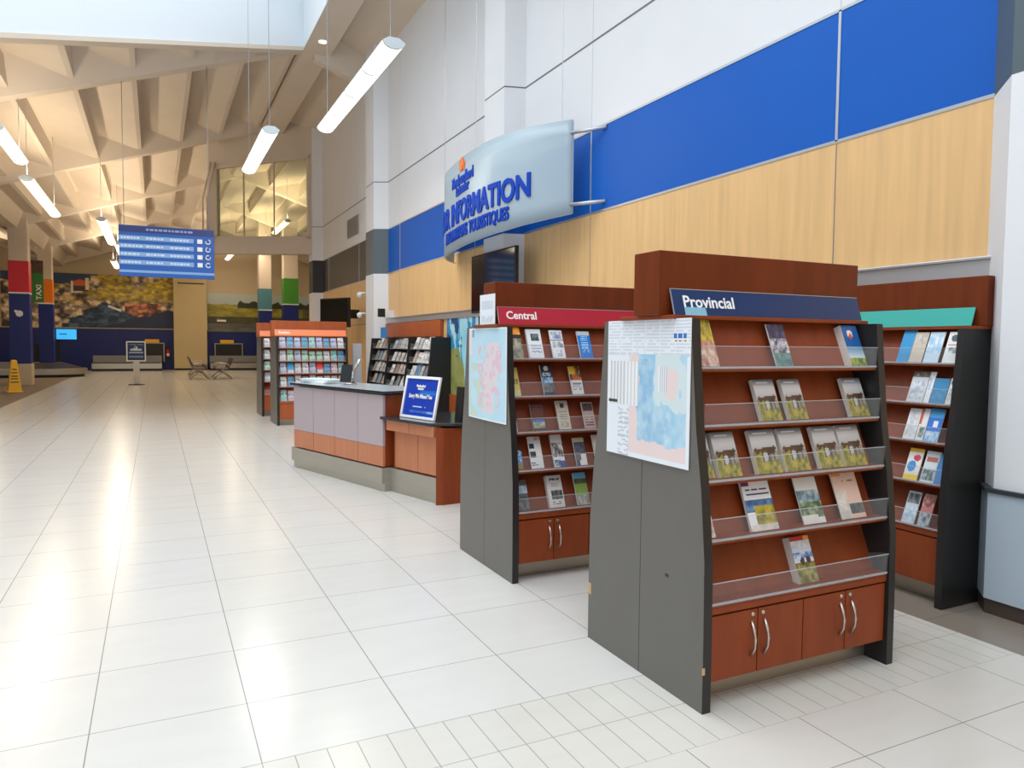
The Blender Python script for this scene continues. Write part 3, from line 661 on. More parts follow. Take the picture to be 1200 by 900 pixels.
def map_central(U, V):
    A = lerp(C3((176, 214, 232)), C3((200, 226, 236)), fbm(U*4, V*4, 2))
    n = fbm(U*5+3, V*5, 7)
    land = (np.abs(U-.62-.2*(V-.5)) < .30*n+.02) & (V < .85) & (V > .08)
    A[land] = lerp(C3((226, 206, 220)), C3((216, 216, 206)), fbm(U*12, V*12, 5))[land]
    l2 = (U < .45) & (V < .62) & (n > .55); A[l2] = np.array((198, 214, 200))
    r = (np.abs(U-.58) < .30) & (V > .15) & (V < .8) & (fbm(U*22, V*22, 9) > .56); A[r] = np.array((222, 190, 206))
    A[(U < .16) & (V > .9)] = np.array((120, 150, 170)); A[(U < .1) & (V > .7)] = np.array((226, 216, 222))
    e = (U < .015) | (U > .985) | (V < .012) | (V > .988); A[e] = np.array((232, 236, 240))
    return A
def on_side(o, x, yc, z, dz=0.): o.location = (x, yc, z); o.rotation_euler = (0, dz, -math.pi/2); return o
mp = print_sheet('map_poster', .635, .655, .003, map_south, 90, 90, bow=.004, rough=.5); on_side(mp, 2.053, 2.795, 1.027)
tag(mp, 'white and pale blue nautical style map poster hanging on the side of the Provincial kiosk', 'map')
mp = print_sheet('map_poster', .635, .64, .003, map_central, 70, 70, bow=.008, rough=.5); on_side(mp, 2.063, 4.64, 1.035)
tag(mp, 'pale blue and pink road map poster hanging on the side of the Central kiosk', 'map')
pp = print_sheet('folded_notice', .25, .205, .004, cover((228, 232, 238), (.1, .1, .9, .9, (204, 212, 222), 'text', 12)), 16, 14, rough=.5)
pp.location = (2.050, 4.61, 1.6985); pp.rotation_euler = (0, 0, -math.pi/2)
tag(pp, 'white paper notice standing against the left end of the Central kiosk header', 'notice')

# ------------------------------------------------------------------ wall racks (single sided, against the right wall)
def wall_rack(label, y0, y1, signmat, wood, header_h=True, panels=None, shelfmat=None, sign=True, dividers=()):
    root = thing('wall_brochure_rack', label, 'brochure rack', (WX-.02, (y0+y1)/2, 0), -math.pi/2)
    L = y1-y0; h = L/2
    dpt = .03
    # local: x along -Y world? rotation -90deg about z: local x -> -Y, local y -> +X ; front is local -y
    for x in [-h, h-TH]+list(dividers):
        b = MB()
        pr = [(-a-dpt, z) for a, z in HALF]+[(0, ZTOP), (0, 0)]
        b.m(0).prism(pr, 'x', x, x+TH)
        for (a0, z0), (a1, z1) in zip(HALF, HALF[1:]):
            b.m(1).hexa([(x+.0005, -(a0+dpt+.002), z0), (x+TH-.0005, -(a0+dpt+.002), z0), (x+TH-.0005, -a0-dpt, z0), (x+.0005, -a0-dpt, z0),
                         (x+.0005, -(a1+dpt+.002), z1), (x+TH-.0005, -(a1+dpt+.002), z1), (x+TH-.0005, -a1-dpt, z1), (x+.0005, -a1-dpt, z1)])
        b.build('side_panel', [M_blacksoft if shelfmat else M_black, M_blackedge], root)
    cuts = sorted([-h]+list(dividers)+[h-TH])
    for a, c in zip(cuts, cuts[1:]):
        n0 = len(root.children)
        make_shelf_side(root, a+TH, c, 1, shelfmat or wood, shelfmat or wood, 2)
    if header_h:
        MB().box((-h-.02, -.2, ZTOP+.018), (h+.02, -.0, 2.0)).build('header', M_cherry_dark, root, bevel=.004)
        MB().box((-h-.01, -.28, ZTOP), (h+.01, 0, ZTOP+.018)).build('top_board', wood, root)
    if sign:
        MB().prism([(-.25, 1.70), (-.244, 1.70), (-.208, 1.812), (-.214, 1.812)], 'x', -h+.02, h-.04).build('sign_board', signmat, root)
    return root
wall_rack('brochure rack with plain teal sign against the wall beside the white pillar', 2.735, 3.935, M_sign_teal, M_cherry)
RX = WX-.02
def teal(z, ya, yb, h, p, label, **k): return brochure(RX, 0, ROWS[z], ya, yb, h, p, label, 'brochures in the teal rack', face=1, **k)
WHT = (222, 224, 226)
tb = [
 (0, 3.115, 3.20, .24, cover((30, 140, 196)), 'sky blue curled leaflet at the left of the teal rack top shelf'),
 (0, 3.025, 3.112, .205, cover((200, 186, 168), (.1, .6, .9, .9, (170, 160, 146), 'photo', (214, 206, 194))), 'beige leaflet second in view on the teal rack top shelf'),
 (0, 2.918, 3.015, .205, cover((196, 216, 232), (.0, .3, 1, .9, (150, 190, 220), 'photo', (226, 232, 236))), 'pale blue map leaflet on the teal rack top shelf'),
 (0, 2.80, 2.892, .205, cover((228, 230, 228), (.2, .68, .9, .92, (70, 90, 90), 'blob'), (.2, .3, .9, .5, (110, 130, 126), 'photo', (220, 224, 220)), (.1, .55, .9, .6, (210, 80, 70)), (.93, 0, 1, 1, (220, 196, 70))), 'white leaflet with yellow right edge nearest the panel on the teal rack top shelf'),
 (1, 2.99, 3.10, .205, cover((206, 206, 210), (0, .8, 1, 1, (70, 64, 60), 'photo', (150, 140, 130)), (.1, .1, .9, .7, (160, 170, 186), 'photo', (224, 224, 228))), 'white leaflet with dark photo strip at left of second teal rack shelf'),
 (1, 2.95, 2.985, .205, cover((226, 228, 230), (.1, .4, .6, .8, (150, 180, 206), 'photo', (220, 226, 230))), 'narrow white leaflet in the middle of second teal rack shelf'),
 (1, 2.852, 2.945, .165, cover((40, 130, 180), (.1, .2, .9, .6, (70, 150, 190), 'photo', (30, 110, 160))), 'blue leaflet slipped down on second teal rack shelf'),
 (1, 2.79, 2.845, .17, cover((220, 226, 222), (.1, .75, .9, .9, (70, 110, 80)), (.1, .1, .9, .6, (170, 180, 190), 'text', 18)), 'white leaflet with green title nearest the panel on second teal rack shelf'),
 (2, 3.01, 3.09, .205, cover((224, 222, 220), (.1, .1, .9, .9, (190, 190, 196), 'photo', (228, 226, 226))), 'white leaflet at the left of third teal rack shelf'),
 (2, 2.955, 3.005, .21, cover((220, 222, 222), (0, .5, .3, 1, (224, 90, 50)), (.2, .1, .9, .4, (60, 80, 60), 'photo', (200, 206, 200))), 'white leaflet with orange corner on third teal rack shelf'),
 (2, 2.86, 2.95, .215, cover((40, 110, 200), (0, .72, 1, 1, (60, 160, 220)), (.4, .45, .7, .62, (230, 230, 230)), (0, 0, 1, .3, (120, 170, 220), 'photo', (220, 230, 240))), 'bright blue leaflet with white square on third teal rack shelf'),
 (3, 2.965, 3.06, .205, cover((226, 222, 216), (0, .86, 1, 1, (236, 190, 40)), (.4, .6, .9, .8, (210, 60, 90), 'blob'), (.1, .25, .7, .6, (60, 140, 200), 'blob'), (0, .0, 1, .15, (236, 200, 50))), 'white leaflet with yellow top and colourful dots on fourth teal rack shelf'),
 (3, 2.855, 2.945, .20, cover((206, 214, 216), (.1, .66, .9, .8, (180, 110, 90)), (.05, .05, .95, .4, (80, 100, 100), 'photo', (190, 200, 200))), 'grey and white leaflet with street photo on fourth teal rack shelf'),
 (3, 2.81, 2.86, .19, cover((70, 130, 190)), 'thin blue leaflet nearest the panel on fourth teal rack shelf'),
 (4, 2.965, 3.05, .205, cover((196, 206, 216), (.05, .62, .95, .95, (60, 70, 76), 'photo', (150, 150, 146)), (.05, .05, .95, .5, (150, 180, 206), 'photo', (226, 230, 232))), 'pale leaflet with dark photo on the lowest teal rack shelf'),
 (4, 2.87, 2.945, .205, cover((180, 120, 116), (0, .6, 1, 1, (150, 70, 70), 'photo', (200, 160, 150)), (0, 0, 1, .4, (70, 84, 90), 'photo', (190, 196, 200))), 'reddish leaflet with dark foot on the lowest teal rack shelf')]
for z, a, c, h, p, lab in tb: teal(z, a-.03 if False else a, c, h, p, lab, t=.006, dy=-.03, rise=.0)

rr = wall_rack('long black wall brochure rack of three bays behind the information counter', 12.05, 16.0, M_sign_teal, M_cherry, header_h=False, shelfmat=mat('black_shelf', (44, 42, 42), .45), sign=False, dividers=(-.66, .66))
b = MB(); b.box((WX-.07, 12.5, 1.70), (WX-.007, 16.0, 2.0)); tag(b.build('wood_header_board', M_cherry_l, bevel=.004), 'cherry wood header board fixed on the wall above the long black rack', 'board')
random.seed(4)
pal = [(222, 222, 220), (206, 200, 196), (170, 180, 190), (196, 170, 160), (120, 130, 140), (70, 140, 190), (226, 226, 228), (190, 196, 190), (150, 90, 80)]
names = {(222, 222, 220): 'white', (206, 200, 196): 'pale grey', (170, 180, 190): 'blue-grey', (196, 170, 160): 'pinkish', (120, 130, 140): 'slate', (70, 140, 190): 'blue', (226, 226, 228): 'white', (190, 196, 190): 'grey-green', (150, 90, 80): 'rust'}
ordn = ['first', 'second', 'third', 'fourth', 'fifth', 'sixth', 'seventh', 'eighth', 'ninth', 'tenth']
rowname = ['top', 'second', 'third', 'fourth', 'lowest']
bays = [(14.70, 15.92, 'far'), (13.38, 14.62, 'middle'), (12.12, 13.30, 'near')]
for bi, (ya, yb_, bn) in enumerate(bays):
    for z in range(4):
        n = 4 if z < 3 else 3
        for k in range(n):
            c = random.choice(pal); w = random.uniform(.13, .24); y = yb_-.12-(k+.5)*(yb_-ya-.2)/n
            p = cover(c, (0, .1+.3*random.random(), 1, .55+.3*random.random(), tuple(x*.6 for x in c), 'photo', tuple(min(255, x*1.1) for x in c)), (.1, .8, .9, .92, (90, 96, 110), 'text', 18))
            brochure(RX, 0, ROWS[z], y-w/2, y+w/2, random.uniform(.17, .235), p, '%s leaflet, %s from left on %s shelf of the black rack %s bay' % (names[c], ordn[k], rowname[z], bn), 'leaflets in the long black rack', nx=8, ny=12, face=1, dy=-.03)
b = MB(); b.box((0, -.22, 0), (.004, .22, .22)); b.box((.004, -.22, 0), (.12, .22, .004)); o = b.build('blue_sign_card', mat('azure_card', (34, 132, 200), .4)); o.location = (WX-.4, 15.0, ZTOP+.002)
b2 = None
tag(o, 'bright blue card standing on top of the long black wall rack', 'card')

def satellite(U, V):
    A = lerp(C3((20, 120, 180)), C3((60, 160, 206)), fbm(U*3, V*3, 2))
    n = fbm(U*5, V*4, 6)
    w = (fbm(U*7, V*1.6, 12) > .56) & (V > .45); A[w] = np.array((170, 216, 226))
    sw = np.abs(U-.72+.25*V-.1*n) < .12; A[sw] = lerp(C3((120, 196, 222)), C3((190, 226, 232)), n)[sw]
    land = (U < .52+.12*n-.7*np.clip(V-.35, 0, 1)) & (V < .60); A[land] = (lerp(C3((116, 128, 62)), C3((178, 176, 112)), fbm(U*10, V*10, 4)))[land]
    d = (fbm(U*9, V*7, 21) > .63) & (V > .5) & (U < .5); A[d] = np.array((10, 70, 120))
    return A
sp_ = print_sheet('map_poster', 1.42, 1.32, .02, satellite, 70, 66, rough=.5, edge=(30, 40, 50)); on_side(sp_, WX-.03, 11.55, .69)
tag(sp_, 'large blue and green satellite map poster mounted on the wall by the counter', 'map')
b = MB(); b.box((WX-.06, 10.7, .3), (WX-.032, 12.3, .69)); tag(b.build('wood_wall_board', M_cherry_l), 'cherry wood board on the wall below the satellite map', 'board')

# ------------------------------------------------------------------ leaflets on the far kiosks
random.seed(11)
pal2 = [((214, 222, 226), 'white'), ((150, 206, 206), 'aqua'), ((214, 196, 206), 'pinkish'), ((176, 186, 214), 'lavender'), ((170, 216, 190), 'mint'), ((206, 210, 214), 'pale grey'), ((90, 160, 200), 'blue')]
def far_row(kx0, kx1, yseam, z, n, who, force=None):
    w = (kx1-kx0)/9
    for k in range(n):
        c, nm = random.choice(pal2)
        if force and k in force: c, nm = force[k]
        p = cover(c, (0, .55, 1, .75, tuple(x*.55 for x in c), 'photo', tuple(min(255, x*1.05) for x in c)), (0, .0, 1, .3, tuple(x*.8 for x in c), 'photo', c))
        if force and k in force: p = cover(c, (0, 0, 1, .3, (200, 206, 210)))
        xa = kx0+k*w+.018
        brochure(0, yseam, ROWS[z], xa, xa+w-.03, random.uniform(.19, .225), p, '%s leaflet, %s from the left on the %s shelf of the %s' % (nm, ordn[k], rowname[z], who), 'leaflets in the '+who, nx=6, ny=10)
for z, n, f in ((0, 9, None), (1, 9, None), (2, 9, {1: ((20, 150, 206), 'vivid cyan'), 5: ((222, 60, 60), 'red')}), (3, 9, None), (4, 4, None)): far_row(2.10, 3.34, 14.72, z, n, 'orange-signed kiosk', f)
for z in range(4): far_row(2.07, 3.31, 16.66, z, 2, 'farthest kiosk')
b = MB(); b.box((3.54, 14.55, .0), (3.72, 14.59, 1.56)); b.m(1).box((3.50, 14.45, 0), (3.76, 14.69, .02))
tag(b.build('divider_panel', [mat('light_grey_board', (176, 178, 184), .5), M_grey], bevel=.003), 'narrow light grey upright panel to the right of the orange-signed kiosk', 'panel')

# ------------------------------------------------------------------ information counter
CA = Vector((1.554, 9.462)); ct = Vector((.28584, -.95828)); cn = Vector((.95828, .28584))
crot = math.atan2(ct.y, ct.x)
cnt = thing('information_counter', 'curved information counter with mauve and cherry panels, granite tops and steel plinth', 'counter', (CA.x, CA.y, 0), crot)
# local: x along the counter towards the camera, y to the right of travel is -cn => local y = +cn (left-hand normal)
TL = 2.055; TD = .62
MB().box((.02, .03, .26), (TL-.002, TD, 1.02)).build('tall_body', M_cherry, cnt)
for k in range(4):
    a, c = k*TL/4+.004, (k+1)*TL/4-.004
    MB().box((a, 0, .475), (c, .03, 1.018)).build('upper_panel', M_mauve, cnt, bevel=.001)
    MB().box((a, 0, .262), (c, .03, .472)).build('lower_panel', M_copper, cnt, bevel=.001)
b = MB(); b.box((-.03, -.02, .085), (TL+.01, TD, .25)); b.box((0, .0, 0), (TL+.03, TD, .085)); b.build('steel_plinth', M_steel, cnt, bevel=.002)
MB().box((-.04, -.03, 1.032), (TL+.05, TD+.05, 1.062)).build('tall_top', M_counter, cnt, bevel=.004); MB().box((-.035, -.025, 1.062), (TL+.045, TD+.045, 1.0635)).build('top_surface', mat('pale_counter_sheet', (166, 178, 188), .18), cnt)  # thin pale blue-grey sheet over the dark tall top
# low desk
DX0, DX1 = TL, 3.0
b = MB(); b.box((DX0+.02, .12, .25), (DX1-.05, .8, .745)); b.build('desk_body', M_cherry, cnt)
b = MB(); b.hexa([(DX1-.04, .02, 0), (DX1, .08, 0), (DX1+.12, .85, 0), (DX1+.06, .85, 0), (DX1-.04, .02, .745), (DX1, .08, .745), (DX1+.12, .85, .745), (DX1+.06, .85, .745)]); b.build('end_panel', M_cherry, cnt)
for k in range(2):
    a, c = DX0+.03+k*.42, DX0+.03+(k+1)*.42-.008
    MB().box((a, .02, .655), (c, .12, .76)).build('drawer', M_copper, cnt, bevel=.002)
    MB().box((a+.06, .09, .265), (c+.06, .12, .645)).build('desk_door', M_copper, cnt, bevel=.002)
b = MB(); b.box((DX0, .07, 0), (DX1-.05, .8, .25)); b.build('desk_plinth', M_steel, cnt, bevel=.002)
b = MB(); b.prism([(DX0-.03, -.02), (DX1-.12, -.02), (DX1+.12, .30), (DX1+.2, .9), (DX0-.03, .9)], 'z', .765, .795); b.build('desk_top', M_counter, cnt, bevel=.004)
def cp(x, y, z): p = CA+ct*x+cn*y; return (p.x, p.y, z)
# items on the counter
for k in range(3):
    o = MB().box((-.26, -.12, 0), (.26, .12, .018)).build('paper_pad', mat('paper_pad_%d' % k, [(226, 236, 232), (236, 238, 240), (214, 230, 224)][k], .6)); o.location = cp(.30+.012*k, .22, 1.064+.0185*k); o.rotation_euler = (0, 0, crot+.1*k)
    tag(o, ['pale green paper pad, lowest of the pile on the tall counter', 'white paper pad in the middle of the pile on the tall counter', 'mint tinted paper pad on top of the pile on the tall counter'][k], 'paper pad', 'paper pads on the counter')
tb_ = thing('tablet_stand', 'black tablet on a curved silver stand on the tall counter', 'tablet', cp(.78, .30, 1.064), crot+.5)
MB().box((-.075, -.012, .03), (.075, .0, .24)).xf(lambda v: Vector((v.x, v.y+v.z*.25-.03, v.z))).build('tablet', M_screen, tb_, bevel=.004)
MB().tube([(-.02, .16, .012), (.04, .10, .02), (.05, .03, .08), (.06, .06, .16), (.09, .10, .24), (.12, .12, .30)], .016).build('curved_arm', M_chrome, tb_)
MB().lathe([(.09, 0), (.09, .012), (.03, .018)], c=(.0, .08, 0)).build('foot', M_chrome, tb_)
def leanbox(name, w, h, t, mt, x, y, z, lean, rz=0.): 
    o = MB().box((-w/2, 0, 0), (w/2, t, h)).build(name, mt, bevel=.002); o.location = cp(x, y, z); o.rotation_euler = (Matrix.Rotation(crot+rz, 4, 'Z') @ Matrix.Rotation(-lean, 4, 'X')).to_euler(); return o
# framed poster on the desk
fr = thing('framed_notice', 'white framed royal blue notice leaning on the low desk', 'notice', cp(2.47, .14, .7955), 0)
fr.rotation_euler = (Matrix.Rotation(crot, 4, 'Z') @ Matrix.Rotation(-.2, 4, 'X')).to_euler()
b = MB(); FW, FH, FB = .60, .44, .028
for a in ((-FW/2, 0, 0, FW/2, FB), (-FW/2, 0, FH-FB, FW/2, FH), ): b.box((a[0], -.012, a[2]), (a[3], .012, a[4]))
b.box((-FW/2, -.012, FB), (-FW/2+FB, .012, FH-FB)); b.box((FW/2-FB, -.012, FB), (FW/2, .012, FH-FB)); b.box((-FW/2, .004, 0), (FW/2, .012, FH)); b.build('frame', M_paper, fr, bevel=.003)
po = print_sheet('blue_sheet', FW-2*FB, FH-2*FB, .003, cover((14, 58, 170), (.45, .58, .95, .72, (30, 130, 200), 'grad', (20, 80, 180)), (.08, .30, .92, .335, (190, 210, 236), 'text', 28), (.3, .235, .7, .26, (190, 210, 236), 'text', 40), (.2, .1, .95, .16, (150, 190, 226), 'photo', (40, 90, 180))), 44, 34, fr, loc=(0, 0, FB))
lettering('lettering', 'Sorry We Missed You', .06, M_letter, po, width=.40, bold=.001, align='LEFT', loc=(-.20, -.003, .185))
lettering('lettering', 'Newfoundland', .036, M_letter, po, width=.15, bold=.001, loc=(-.09, -.003, .30)); lettering('lettering', 'Labrador', .036, M_letter, po, width=.10, bold=.001, loc=(-.06, -.003, .272))
lb = leanbox('leaflet_holder', .20, .36, .012, M_paper, 2.15, .32, .7955, .15); tag(lb, 'tall white card standing behind the left of the blue framed notice', 'card')
# black wedge stand behind the notice
b = MB(); b.prism([(0, 0), (.22, 0), (.05, .34), (.03, .34)], 'x', -.05, .05); o = b.build('document_stand', M_blacksoft, bevel=.004); o.location = cp(2.86, .36, .7955); o.rotation_euler = (0, 0, crot)
tag(o, 'black wedge-shaped stand on the low desk, right of the blue notice', 'stand')
o = MB().box((-.14, -.1, 0), (.14, .1, .02)).build('paper_pad', M_paper); o.location = cp(2.72, .74, .7955); o.rotation_euler = (0, 0, crot); tag(o, 'white paper stack at the right rear of the low desk', 'paper pad')

# ------------------------------------------------------------------ curved translucent sign
SZ0, SZ1, SLEN = 3.13, 4.223, 4.51
TOPC = [(7.61,4.47),(7.9,4.274),(8.22,4.113),(8.75,3.986),(9.23,3.952),(9.73,3.968),(10.41,4.043),(10.93,4.129),(11.35,4.29),(11.65,4.46),(11.85,4.64)]
def arc_resample(P, n=200):
    P = np.array(P); P = np.vstack([2*P[0]-P[1], P, 2*P[-1]-P[-2]]); out = []
    for i in range(1, len(P)-2):
        a, b_, c, d = P[i-1:i+3]
        for t in np.linspace(0, 1, 40, endpoint=False):
            out.append(.5*((2*b_)+(c-a)*t+(2*a-5*b_+4*c-d)*t*t+(3*b_-a-3*c+d)*t**3))
    out.append(P[-2]); out = np.array(out)
    L = np.r_[0, np.cumsum(np.hypot(*np.diff(out, axis=0).T))]; u = np.linspace(0, L[-1], n)
    return np.c_[np.interp(u, L, out[:, 0]), np.interp(u, L, out[:, 1])]
TOPR = arc_resample(TOPC)
def sgn_pt(q, v, off=0.):
    def at(q):
        i = min(1., max(0., q))*199; k = min(198, int(i)); f = i-k
        return TOPR[k]*(1-f)+TOPR[k+1]*f
    p = at(q); d = at(q+.01)-at(q-.01); d /= np.hypot(*d)
    z0 = float(np.interp(q, [0, .12, .22, .38, .8, 1], [3.13, 3.065, 3.026, 2.99, 2.954, 2.954]))
    return Vector((p[1]-off*d[0], p[0]+off*d[1], z0+(SZ1-z0)*v))
cs = thing('hanging_sign', 'curved translucent pale blue information sign projecting from the wall, with blue lettering', 'sign', (WX, 10.1, SZ0))
inv = Vector((WX, 10.1, SZ0))
b = MB(); N = 64
g = [[b.bm.verts.new(sgn_pt(i/N, j/6)-inv) for i in range(N+1)] for j in range(7)]
for j in range(6):
    for i in range(N): f = b.bm.faces.new((g[j][i], g[j][i+1], g[j+1][i+1], g[j+1][i])); f.smooth = True
M_sign = acrylic('frosted_sign_acrylic', (.62, .72, .78), .62, .25)
M_sign.node_tree.nodes['Principled BSDF'].inputs['Base Color'].default_value = (*lin((196, 214, 224)), 1)
pn = b.build('curved_panel', M_sign, cs); sm = pn.modifiers.new('thick', 'SOLIDIFY'); sm.thickness = .012; sm.offset = 0
b = MB()
for v in (.0, .86): b.tube([sgn_pt(i/N, v, -.02)-inv for i in range(N+1)], .012 if v else .010, 6)
b.tube([sgn_pt(0, v/6, -.02)-inv for v in range(7)], .012, 6)
b.build('sign_frame', mat('pale_frame', (190, 204, 212), .4), cs)
M_sblue = mat('sign_blue', (4, 62, 172), .6, spec=.2); M_sor = mat('sign_orange', (226, 118, 60), .4)
def onsign(q0, v0):
    # text runs towards the camera end (left to right seen from the hall), starting at arc fraction q0
    return lambda x, z, d: sgn_pt(q0-x/SLEN, v0+z/(SZ1-SZ0), .012+d)-inv
lettering('lettering', 'INFORMATION', .37, M_sblue, cs, width=2.33, bold=.012, extr=.012, fn=onsign(.64, .285))
lettering('lettering', 'VISITOR', .37, M_sblue, cs, width=1.38, bold=.012, extr=.012, fn=onsign(.97, .285))
lettering('lettering', 'TOURISTIQUES', .205, M_sblue, cs, width=1.08, bold=.006, extr=.012, fn=onsign(.445, .10))
lettering('lettering', 'INFORMATIONS', .205, M_sblue, cs, width=1.17, bold=.006, extr=.012, fn=onsign(.72, .10))
lettering('lettering', 'Newfoundland', .18, M_sblue, cs, width=1.0, bold=.006, extr=.008, fn=onsign(.635, .71))
lettering('lettering', 'Labrador', .18, M_sblue, cs, width=.62, bold=.006, extr=.008, fn=onsign(.585, .60))
b = MB()
for k in range(5):
    a = math.pi/2+(k-2)*.5
    pts = []
    for (px, pz) in [(0, .0), (.10, .06), (.17, .0), (.10, -.06)]:
        pts.append(sgn_pt(.517-(px*math.cos(a)-pz*math.sin(a))/SLEN, .85+(px*math.sin(a)+pz*math.cos(a))/(SZ1-SZ0), .016)-inv)
    b.face(pts)
fo = b.build('flower_emblem', M_sor, cs); sm = fo.modifiers.new('thick', 'SOLIDIFY'); sm.thickness = .008
for z in (3.23, 4.07):
    MB().tube([Vector((4.46, 7.62, z))-inv, Vector((WX, 7.22, z))-inv], .022).build('wall_rod', M_alu, cs)
for q in (.03, .40, .80):
    p = sgn_pt(q, 1.); zt_ = zb(max(3.3, p.x))+DEP
    MB().tube([sgn_pt(q, 0.)-inv, Vector((p.x, p.y, SZ1))-inv, Vector((p.x, p.y, zt_))-inv], .004, 5).build('suspension_cable', M_alu, cs)

# ------------------------------------------------------------------ televisions, cameras, vent
tv = thing('television', 'large black flat television on the middle wall pillar above the Central kiosk', 'television', (4.37, 9.6, 2.46))
MB().box((-.03, -.76, -.43), (.02, .76, .43)).build('bezel', M_blacksoft, tv, bevel=.006); MB().box((-.033, -.735, -.40), (-.029, .735, .41)).build('screen', M_screen, tv)
tv = thing('television', 'black television on a bracket high on the maple wall above the far kiosks', 'television', (4.0, 18.2, 2.31), .45)
MB().box((-.04, -.55, -.36), (.03, .55, .36)).build('bezel', M_blacksoft, tv, bevel=.006); MB().box((-.043, -.52, -.33), (-.04, .52, .33)).build('screen', M_screen, tv)
MB().box((.03, -.1, -.12), (.68, .1, .1)).build('bracket', M_blacksoft, tv)
M_wplastic = mat('white_plastic', (232, 232, 234), .4)
for (y, z, lab) in ((16.9, 2.72, 'upper white dome security camera on the far white pillar'), (16.9, 2.25, 'lower white dome security camera on the far white pillar')):
    c = thing('security_camera', lab, 'camera', (4.41, y, z), group='cameras on the pillar')
    MB().box((-.16, -.02, .0), (.0, .02, .035)).build('arm', M_wplastic, c); MB().lathe([(.02, -.10), (.045, -.08), (.06, -.03), (.06, .0), (.03, .02)], c=(-.14, 0, 0)).build('dome', M_wplastic, c)
c = thing('security_camera', 'black and white box camera on the wall, right of the far white pillar', 'camera', (4.515, 15.6, 2.23))
MB().box((-.16, -.05, -.09), (-.02, .05, .09)).build('housing', M_blacksoft, c); MB().box((-.02, -.06, -.1), (.18, .06, .06)).build('mount', M_wplastic, c)
b = MB(); b.box((-.03, -.58, -.24), (0, .58, .24)); b.m(1)
for k in range(9): b.box((-.036, -.54, -.21+k*.048), (-.028, .54, -.19+k*.048))
o = b.build('wall_vent', [mat('vent_grey', (150, 148, 142), .5), mat('vent_slat', (120, 118, 114), .5)]); o.location = (WX-.001, 19.2, 4.6); tag(o, 'square grey air vent grille high on the far white wall', 'vent')
o = MB().tube([(3.32, 16.2, 7.999), (3.32, 16.2, 7.985)], .09, 16).build('downlight', mat('downlight_white', (250, 250, 250), .4, emit=(255, 250, 240), estr=1.5)); tag(o, 'small round downlight set in the ridge beam by the skylight', 'light')

# ------------------------------------------------------------------ suspended linear lights
def linear_light(label, x, y0, y1, z, ztop, warm, estr, w=.25, power=0., upp=0.):
    t = thing('linear_light', label, 'light', (x, (y0+y1)/2, z), group='suspended linear lights')
    L = y1-y0; h = L/2
    pr = [(w/2*math.cos(a), -.075*math.sin(a)) for a in [math.pi*k/10 for k in range(11)]]
    lm = mat('lamp_lens_%d' % int(warm[2]), (245, 245, 245), .4, emit=warm, estr=estr)
    for k in range(4):
        a, c = -h+k*L/4+.012, -h+(k+1)*L/4-.012
        MB().prism(pr, 'y', a, c).build('lens', lm, t)
    b = MB(); b.prism([(-w/2-.01, 0), (w/2+.01, 0), (.06, .05), (-.06, .05)], 'y', -h, h)
    for k in range(5):
        yy = -h+k*L/4; b.prism([(px*1.02, pz*1.03) for px, pz in pr], 'y', yy-.016, yy+.016)
    b.build('housing', mat('lamp_housing', (206, 216, 220), .45), t)
    for pw, zz, rx, nm in ((power, -.10, 0, 'lamp_downlight'), (upp, .09, math.pi, 'lamp_uplight')):
        if pw:
            l = area(nm, (0, 0, zz), w, L, pw, lin(warm), (rx, 0, 0)); l.parent = t
    for yy in (-h+.15, h-.15): MB().tube([(0, yy, .04), (0, yy, ztop-z)], .006, 5).build('cable', M_alu, t)
    return t
COOL, WARM = (255, 250, 238), (255, 234, 202)
def roof(x):
    x0, x1 = (-4.5, 3.0) if -4.5 <= x <= 3 else ((9.6, 3.0) if x > 3 else (-4.5, -9.0))
    P = sorted(sawtooth(x0, x1, 1))
    return float(np.interp(x, [p[0] for p in P], [p[1] for p in P]))+.01
linear_light('nearest suspended linear light, long and bright beside the white wall', 2.43, 8.05, 11.7, 4.9, 11.76, COOL, 1.6, power=25)
linear_light('second suspended linear light from the wall, in front of the inner window', 1.68, 12.15, 15.2, 4.9, 11.76, COOL, 1.6, power=40)
FAR = dict(power=48, upp=82)
linear_light('suspended linear light cut by the left edge of the photo, high up', -2.3, 14.6, 17.2, 5.05, roof(-2.3), WARM, 3, power=40, upp=18)
linear_light('long suspended linear light at left, above the red-banded column', -2.3, 17.8, 22.6, 4.85, roof(-2.3), WARM, 3, power=48, upp=60)
linear_light('suspended linear light just left of the blue directory sign top', -1.3, 23.4, 29.0, 4.95, roof(-1.3), WARM, 3, **FAR)
linear_light('suspended linear light partly hidden behind the blue directory sign', -1.15, 29.6, 33.9, 5.05, roof(-1.15), WARM, 3, **FAR)
linear_light('suspended linear light seen through the inner window glass, upper one', 4.6, 29.0, 32.5, 6.2, roof(4.6), WARM, 3, **FAR)
linear_light('suspended linear light seen through the inner window glass, lower one', 4.6, 35.0, 38.5, 6.2, roof(4.6), WARM, 3, **FAR)
linear_light('small distant linear light under the window beam', 3.6, 40.0, 43.0, 6.1, roof(3.6), WARM, 3, **FAR)
linear_light('distant linear light at the far left edge behind the red column', -6.6, 36.0, 40.0, 4.9, roof(-6.6), WARM, 3, **FAR)
linear_light('linear light over the baggage belts near the coast mural', -1.6, 36.5, 40.0, 5.1, roof(-1.6), WARM, 3, **FAR)

